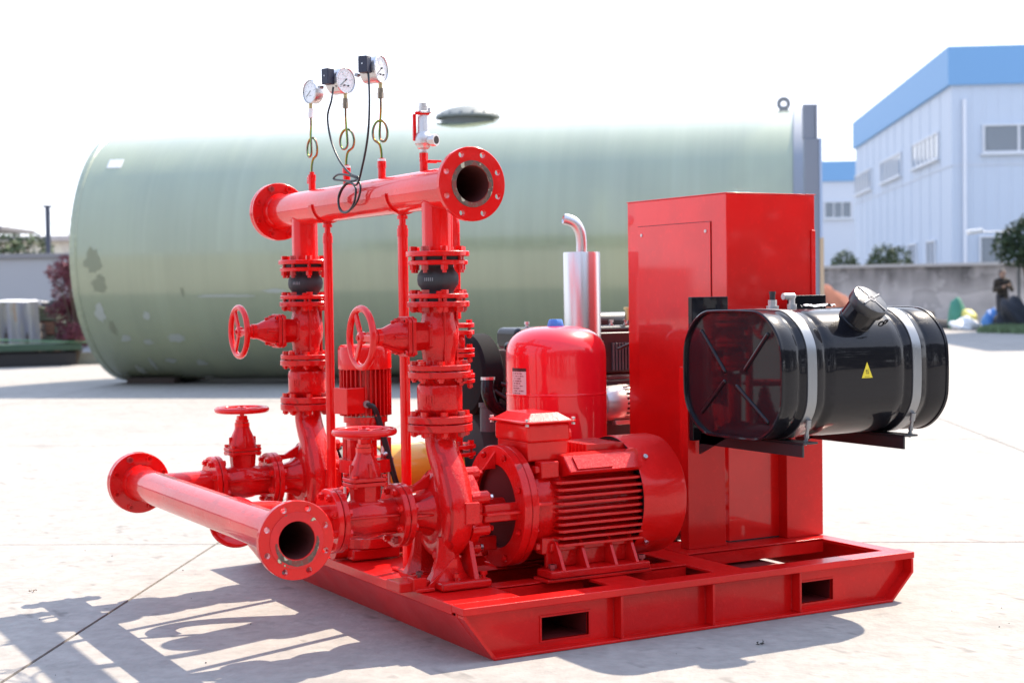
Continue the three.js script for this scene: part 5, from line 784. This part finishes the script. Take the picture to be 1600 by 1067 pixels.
// ---------------------------------------------------------------- left-hand yard
{
  const t = thing('red_maple', 'red-leaved shrub growing against the left end of the green tank', 'shrub', [4.25, 0, -23.35]);
  const tips = []; seed = 901; const br = [], blobs = [];
  for (let i = 0; i < 34; i++) { const y = rr(0.4, 2.05), a = rr(0, 6.28), r = rr(0.1, 0.50), x = r * Math.cos(a) + 0.12, z = r * Math.sin(a); br.push([[[0.1, 0, 0], [0.1 + x * 0.25, y * 0.45, z * 0.3], [x, y, z]], 0.022]); blobs.push([x * 0.9, y, z * 0.9, 0.20, 0.16, 0.20]); }
  part(t, 'stems', limbs(br), BARK); part(t, 'foliage', leafCloud(11000, blobs, 0.028, 903, 0.4, 0.25), MAPLE);
}
{
  const a = -0.55;
  const sh = new THREE.PlaneGeometry(1.12, 0.86, 40, 10), p = sh.attributes.position; for (let i = 0; i < p.count; i++) p.setZ(i, 0.05 * Math.sin(p.getX(i) * 17) + 0.03 * Math.sin(p.getX(i) * 31 + 1) - 0.12 * (0.5 - p.getY(i)));
  sh.computeVertexNormals();
  const cover = thing('tarpaulin', 'white tarpaulin with rusty streaks hung over a stack at the left edge', 'tarpaulin', [3.62, 0.34, -24.75], null, a);
  part(cover, 'front_drape', sh, new THREE.MeshStandardMaterial({ side: THREE.DoubleSide, roughness: 0.8, map: tex(128, 64, (u, v) => { const q = fbm(u * 12, v * 1.2, 12, 921, 3); return q > 0.66 ? [0.66, 0.56, 0.48] : [0.62 + 0.3 * (q - 0.5), 0.61 + 0.25 * (q - 0.5), 0.61]; }, true, 1) }), [0, 0.36, 0.44]);
  part(cover, 'top_sheet', lump(925, 0.58, 0.045, 0.38, 0.3), WHITE, [0.0, 0.79, 0.02]);
  const st = thing('timber_stack', 'dark timber stack under the white tarpaulin', 'timber', [3.62, 0, -24.75], null, a);
  for (let i = 0; i < 5; i++) part(st, 'plank', box(1.0, 0.13, 0.6, 0.01), mat(0.10, 0.085, 0.075, 0.9), [0.02 * (i % 2), 0.085 + i * 0.145, 0]);
  const cr = [[0, 0.12, 0], [0.36, 0.12, 0.02], [0.02, 0.38, 0.01], [0.38, 0.38, 0], [0.05, 0.64, 0], [0.40, 0.64, 0.02], [0.10, 0.90, 0]];
  const where = ['bottom left of its stack', 'bottom right of its stack', 'second layer, left', 'second layer, right', 'third layer, left', 'third layer, right', 'topmost of its stack'];
  cr.forEach(([x, y, z], i) => { const b = thing('crate', `faded green and brick-brown crate beside the red shrub, ${where[i]}`, 'crate', [4.15 + x * 0.85, y - 0.12, -24.75 + x * 0.52 + z], 'crates between tarpaulin and red shrub', a); const m = i % 3 === 1 ? mat(0.24, 0.13, 0.09, 0.85) : mat(0.13, 0.155, 0.11, 0.85); part(b, 'panel', merge(at(box(0.34, 0.07, 0.34, 0.006), 0, 0.04, 0), at(box(0.34, 0.07, 0.34, 0.006), 0, 0.12, 0), at(box(0.34, 0.07, 0.34, 0.006), 0, 0.20, 0)), m); part(b, 'corner_post', merge(...[-1, 1].map((q) => at(box(0.04, 0.245, 0.346, 0.004), q * 0.152, 0.124, 0))), m); });
  single('scrap_heap', 'dark heap of scrap between the white tarpaulin and the red shrub', 'heap', lump(941, 0.62, 0.95, 0.35, 0.6, 30), mat(0.045, 0.042, 0.038, 0.9), [4.12, 0.1, -25.15], [0, -0.5, 0]);
  const bed = thing('steel_trough', 'long low dark green steel trough lying on the yard at the left edge', 'trough', [3.35, 0, -23.6], null, -0.08);
  part(bed, 'side', box(2.2, 0.12, 0.8, 0.02), mat(0.035, 0.075, 0.045, 0.6), [0, 0.33, 0]); part(bed, 'edge_bar', box(2.3, 0.03, 0.06, 0.008), mat(0.10, 0.22, 0.13, 0.5), [0.1, 0.46, 0.38], [0, 0, -0.05]); part(bed, 'skid_base', merge(at(box(2.0, 0.22, 0.1, 0.01), 0, 0.12, 0.3), at(box(2.0, 0.22, 0.1, 0.01), 0, 0.12, -0.3)), DARK);
  single('pipe_ring', 'round grey pipe end lying in front of the red shrub', 'pipe', ringPlate(0.12, 0.085, 0.3, 0, 0, 0, 'z', 0.004), mat(0.13, 0.14, 0.17, 0.6), [4.42, 0.30, -23.95], [0, 0.5, 0]);
  part(scene.children[scene.children.length - 1], 'end_disc', cyl(0.084, 0.02, 'z'), mat(0.13, 0.14, 0.17, 0.6), [0, 0, 0.05]);
  const pl = thing('planter', 'low weathered concrete planter in front of the red shrub', 'planter', [4.62, 0, -23.6], null, -0.3);
  const PM = mat(0.20, 0.20, 0.16, 0.9); part(pl, 'trough', merge(at(box(1.0, 0.2, 0.06, 0.01), 0, 0.101, 0.25), at(box(1.0, 0.2, 0.06, 0.01), 0, 0.101, -0.25), at(box(0.06, 0.2, 0.44, 0.01), 0.47, 0.101, 0), at(box(0.06, 0.2, 0.44, 0.01), -0.47, 0.101, 0)), PM); part(pl, 'soil', box(0.88, 0.14, 0.44, 0), mat(0.05, 0.035, 0.025, 1), [0, 0.071, 0]);
  for (const [i, x, y, z, s, l] of [[0, 4.93, 0.28, -23.4, 0.09, 'lower'], [1, 4.86, 0.50, -23.45, 0.06, 'upper']]) single('rag', `${l} white scrap caught between the red shrub and the tank`, 'rag', lump(930 + i, s, s, s, 0.5), WHITE, [x, y, z]);
  // beyond the wall
  const P = thing('utility_pole', 'thin dark pole rising above the grey wall at far left', 'pole', [6.85, 0, -36.5]); part(P, 'shaft', cyl(0.07, 3.56, 'y', 12), mat(0.06, 0.07, 0.10, 0.7), [0, 1.781, 0]); part(P, 'cap', box(0.26, 0.05, 0.16, 0.01), mat(0.06, 0.07, 0.10, 0.7), [0, 3.586, 0]);
  const s = thing('shed', 'low shed with a grey overhanging roof beyond the wall at the left edge', 'shed', [3.2, 0, -34.2], null, -0.5); part(s, 'roof', box(5.0, 0.10, 2.6, 0.02), mat(0.16, 0.16, 0.17, 0.85), [0, 2.93, 0], [0, 0, -0.05]); part(s, 'wall', box(3.6, 2.8, 2.0, 0.01), mat(0.30, 0.30, 0.29, 0.9), [-0.9, 1.401, 0]);
  bush('tree', 'pale green tree beyond the left wall, under the shed roof edge', [7.1, 0, -41.9], [[-0.5, 2.6, 0, 0.8, 0.7, 0.8], [0.4, 2.5, 0.3, 0.7, 0.6, 0.7], [-1.3, 2.6, 0, 0.7, 0.7, 0.7]], 1600, 0.08, LEAFG, 951, 'tree', 1);
  const hz = thing('far_house', 'pale low house far beyond the left wall', 'house', [12.5, 0, -66.0], null, -0.5); part(hz, 'wall', box(6.0, 3.6, 5, 0.02), mat(0.62, 0.58, 0.48, 0.9), [0, 1.801, 0]); part(hz, 'roof', box(6.6, 0.25, 5.6, 0.05), mat(0.45, 0.42, 0.40, 0.9), [0, 3.73, 0]);
  for (const x of [-1.4, 1.4]) { const w = part(hz, 'window', box(0.9, 0.9, 0.12, 0.01), FRAME, [x, 2.6, 2.47]); part(w, 'pane', box(0.76, 0.76, 0.04, 0), PANE, [0, 0, 0.05]); }
  const tw = thing('bare_tree', 'thin leafless twigs above the wall, beside the green tank', 'tree', [7.6, 0, -36.0]); seed = 971; const tl = []; for (let i = 0; i < 26; i++) { const a2 = rr(0, 6.28), r = rr(0.2, 1.1), y = rr(2.2, 4.0); tl.push([[[0, 0, 0], [r * 0.3 * Math.cos(a2), y * 0.55, r * 0.3 * Math.sin(a2)], [r * Math.cos(a2), y, r * Math.sin(a2)]], 0.018]); } part(tw, 'twigs', limbs(tl), mat(0.30, 0.24, 0.24, 0.9));
}
// small litter on the concrete near the skid
seed = 1001;
[['dead_leaf', 'curled dry leaf on the sunlit concrete at left', 'leaf', [-0.93, 0.004, -2.05], 0.018, mat(0.20, 0.12, 0.06, 0.9)], ['weed', 'small flattened dark weed on the concrete before the skid', 'weed', [0.985, 0.004, 0.29], 0.026, mat(0.06, 0.06, 0.05, 0.9)]].forEach(([n, l, c, p, s, m], i) => { const g = leafCloud(9, [[0, 0.004, 0, s, 0.004, s * 0.5]], s * 0.4, 1003 + i, 0.3); g.deleteAttribute('color'); single(n, l, c, uvm(g), m, p); });
{
  const g = []; for (let i = 0; i < 60; i++) { const s = rr(0.0012, 0.0032); g.push(at(new THREE.IcosahedronGeometry(s, 0), rr(-2.6, 2.4), s * 0.4, rr(-3.2, 1.4))); }
  const o = single('grit', 'scattered dark grit on the concrete round the skid', 'grit', merge(g), mat(0.10, 0.095, 0.09, 0.95), [0, 0, 0], [0, 0, 0], null, 'stuff');
}
// behind the camera: the tree belt and hall that the paint reflects
{
  const t = thing('tree_belt', 'dense belt of dark trees across the yard', 'trees', [0, 0, 0]); t.userData.kind = 'stuff'; const bl = []; seed = 1101;
  for (let i = 0; i < 26; i++) bl.push([-46 + i * 3.6, rr(5.2, 6.6), 25 + rr(-1.5, 1.5), 3.4, rr(5.4, 7.0), 2.6]);
  part(t, 'crowns', leafCloud(26000, bl, 0.34, 1103, 0.6, 0.4), LEAFD, [0, 0, 0]); part(t, 'trunks', limbs(bl.map((b) => [[[b[0], 0, b[2]], [b[0], 1.5, b[2]], [b[0], 3.5, b[2]]], 0.22])), BARK);
}

renderer.render(scene, camera);
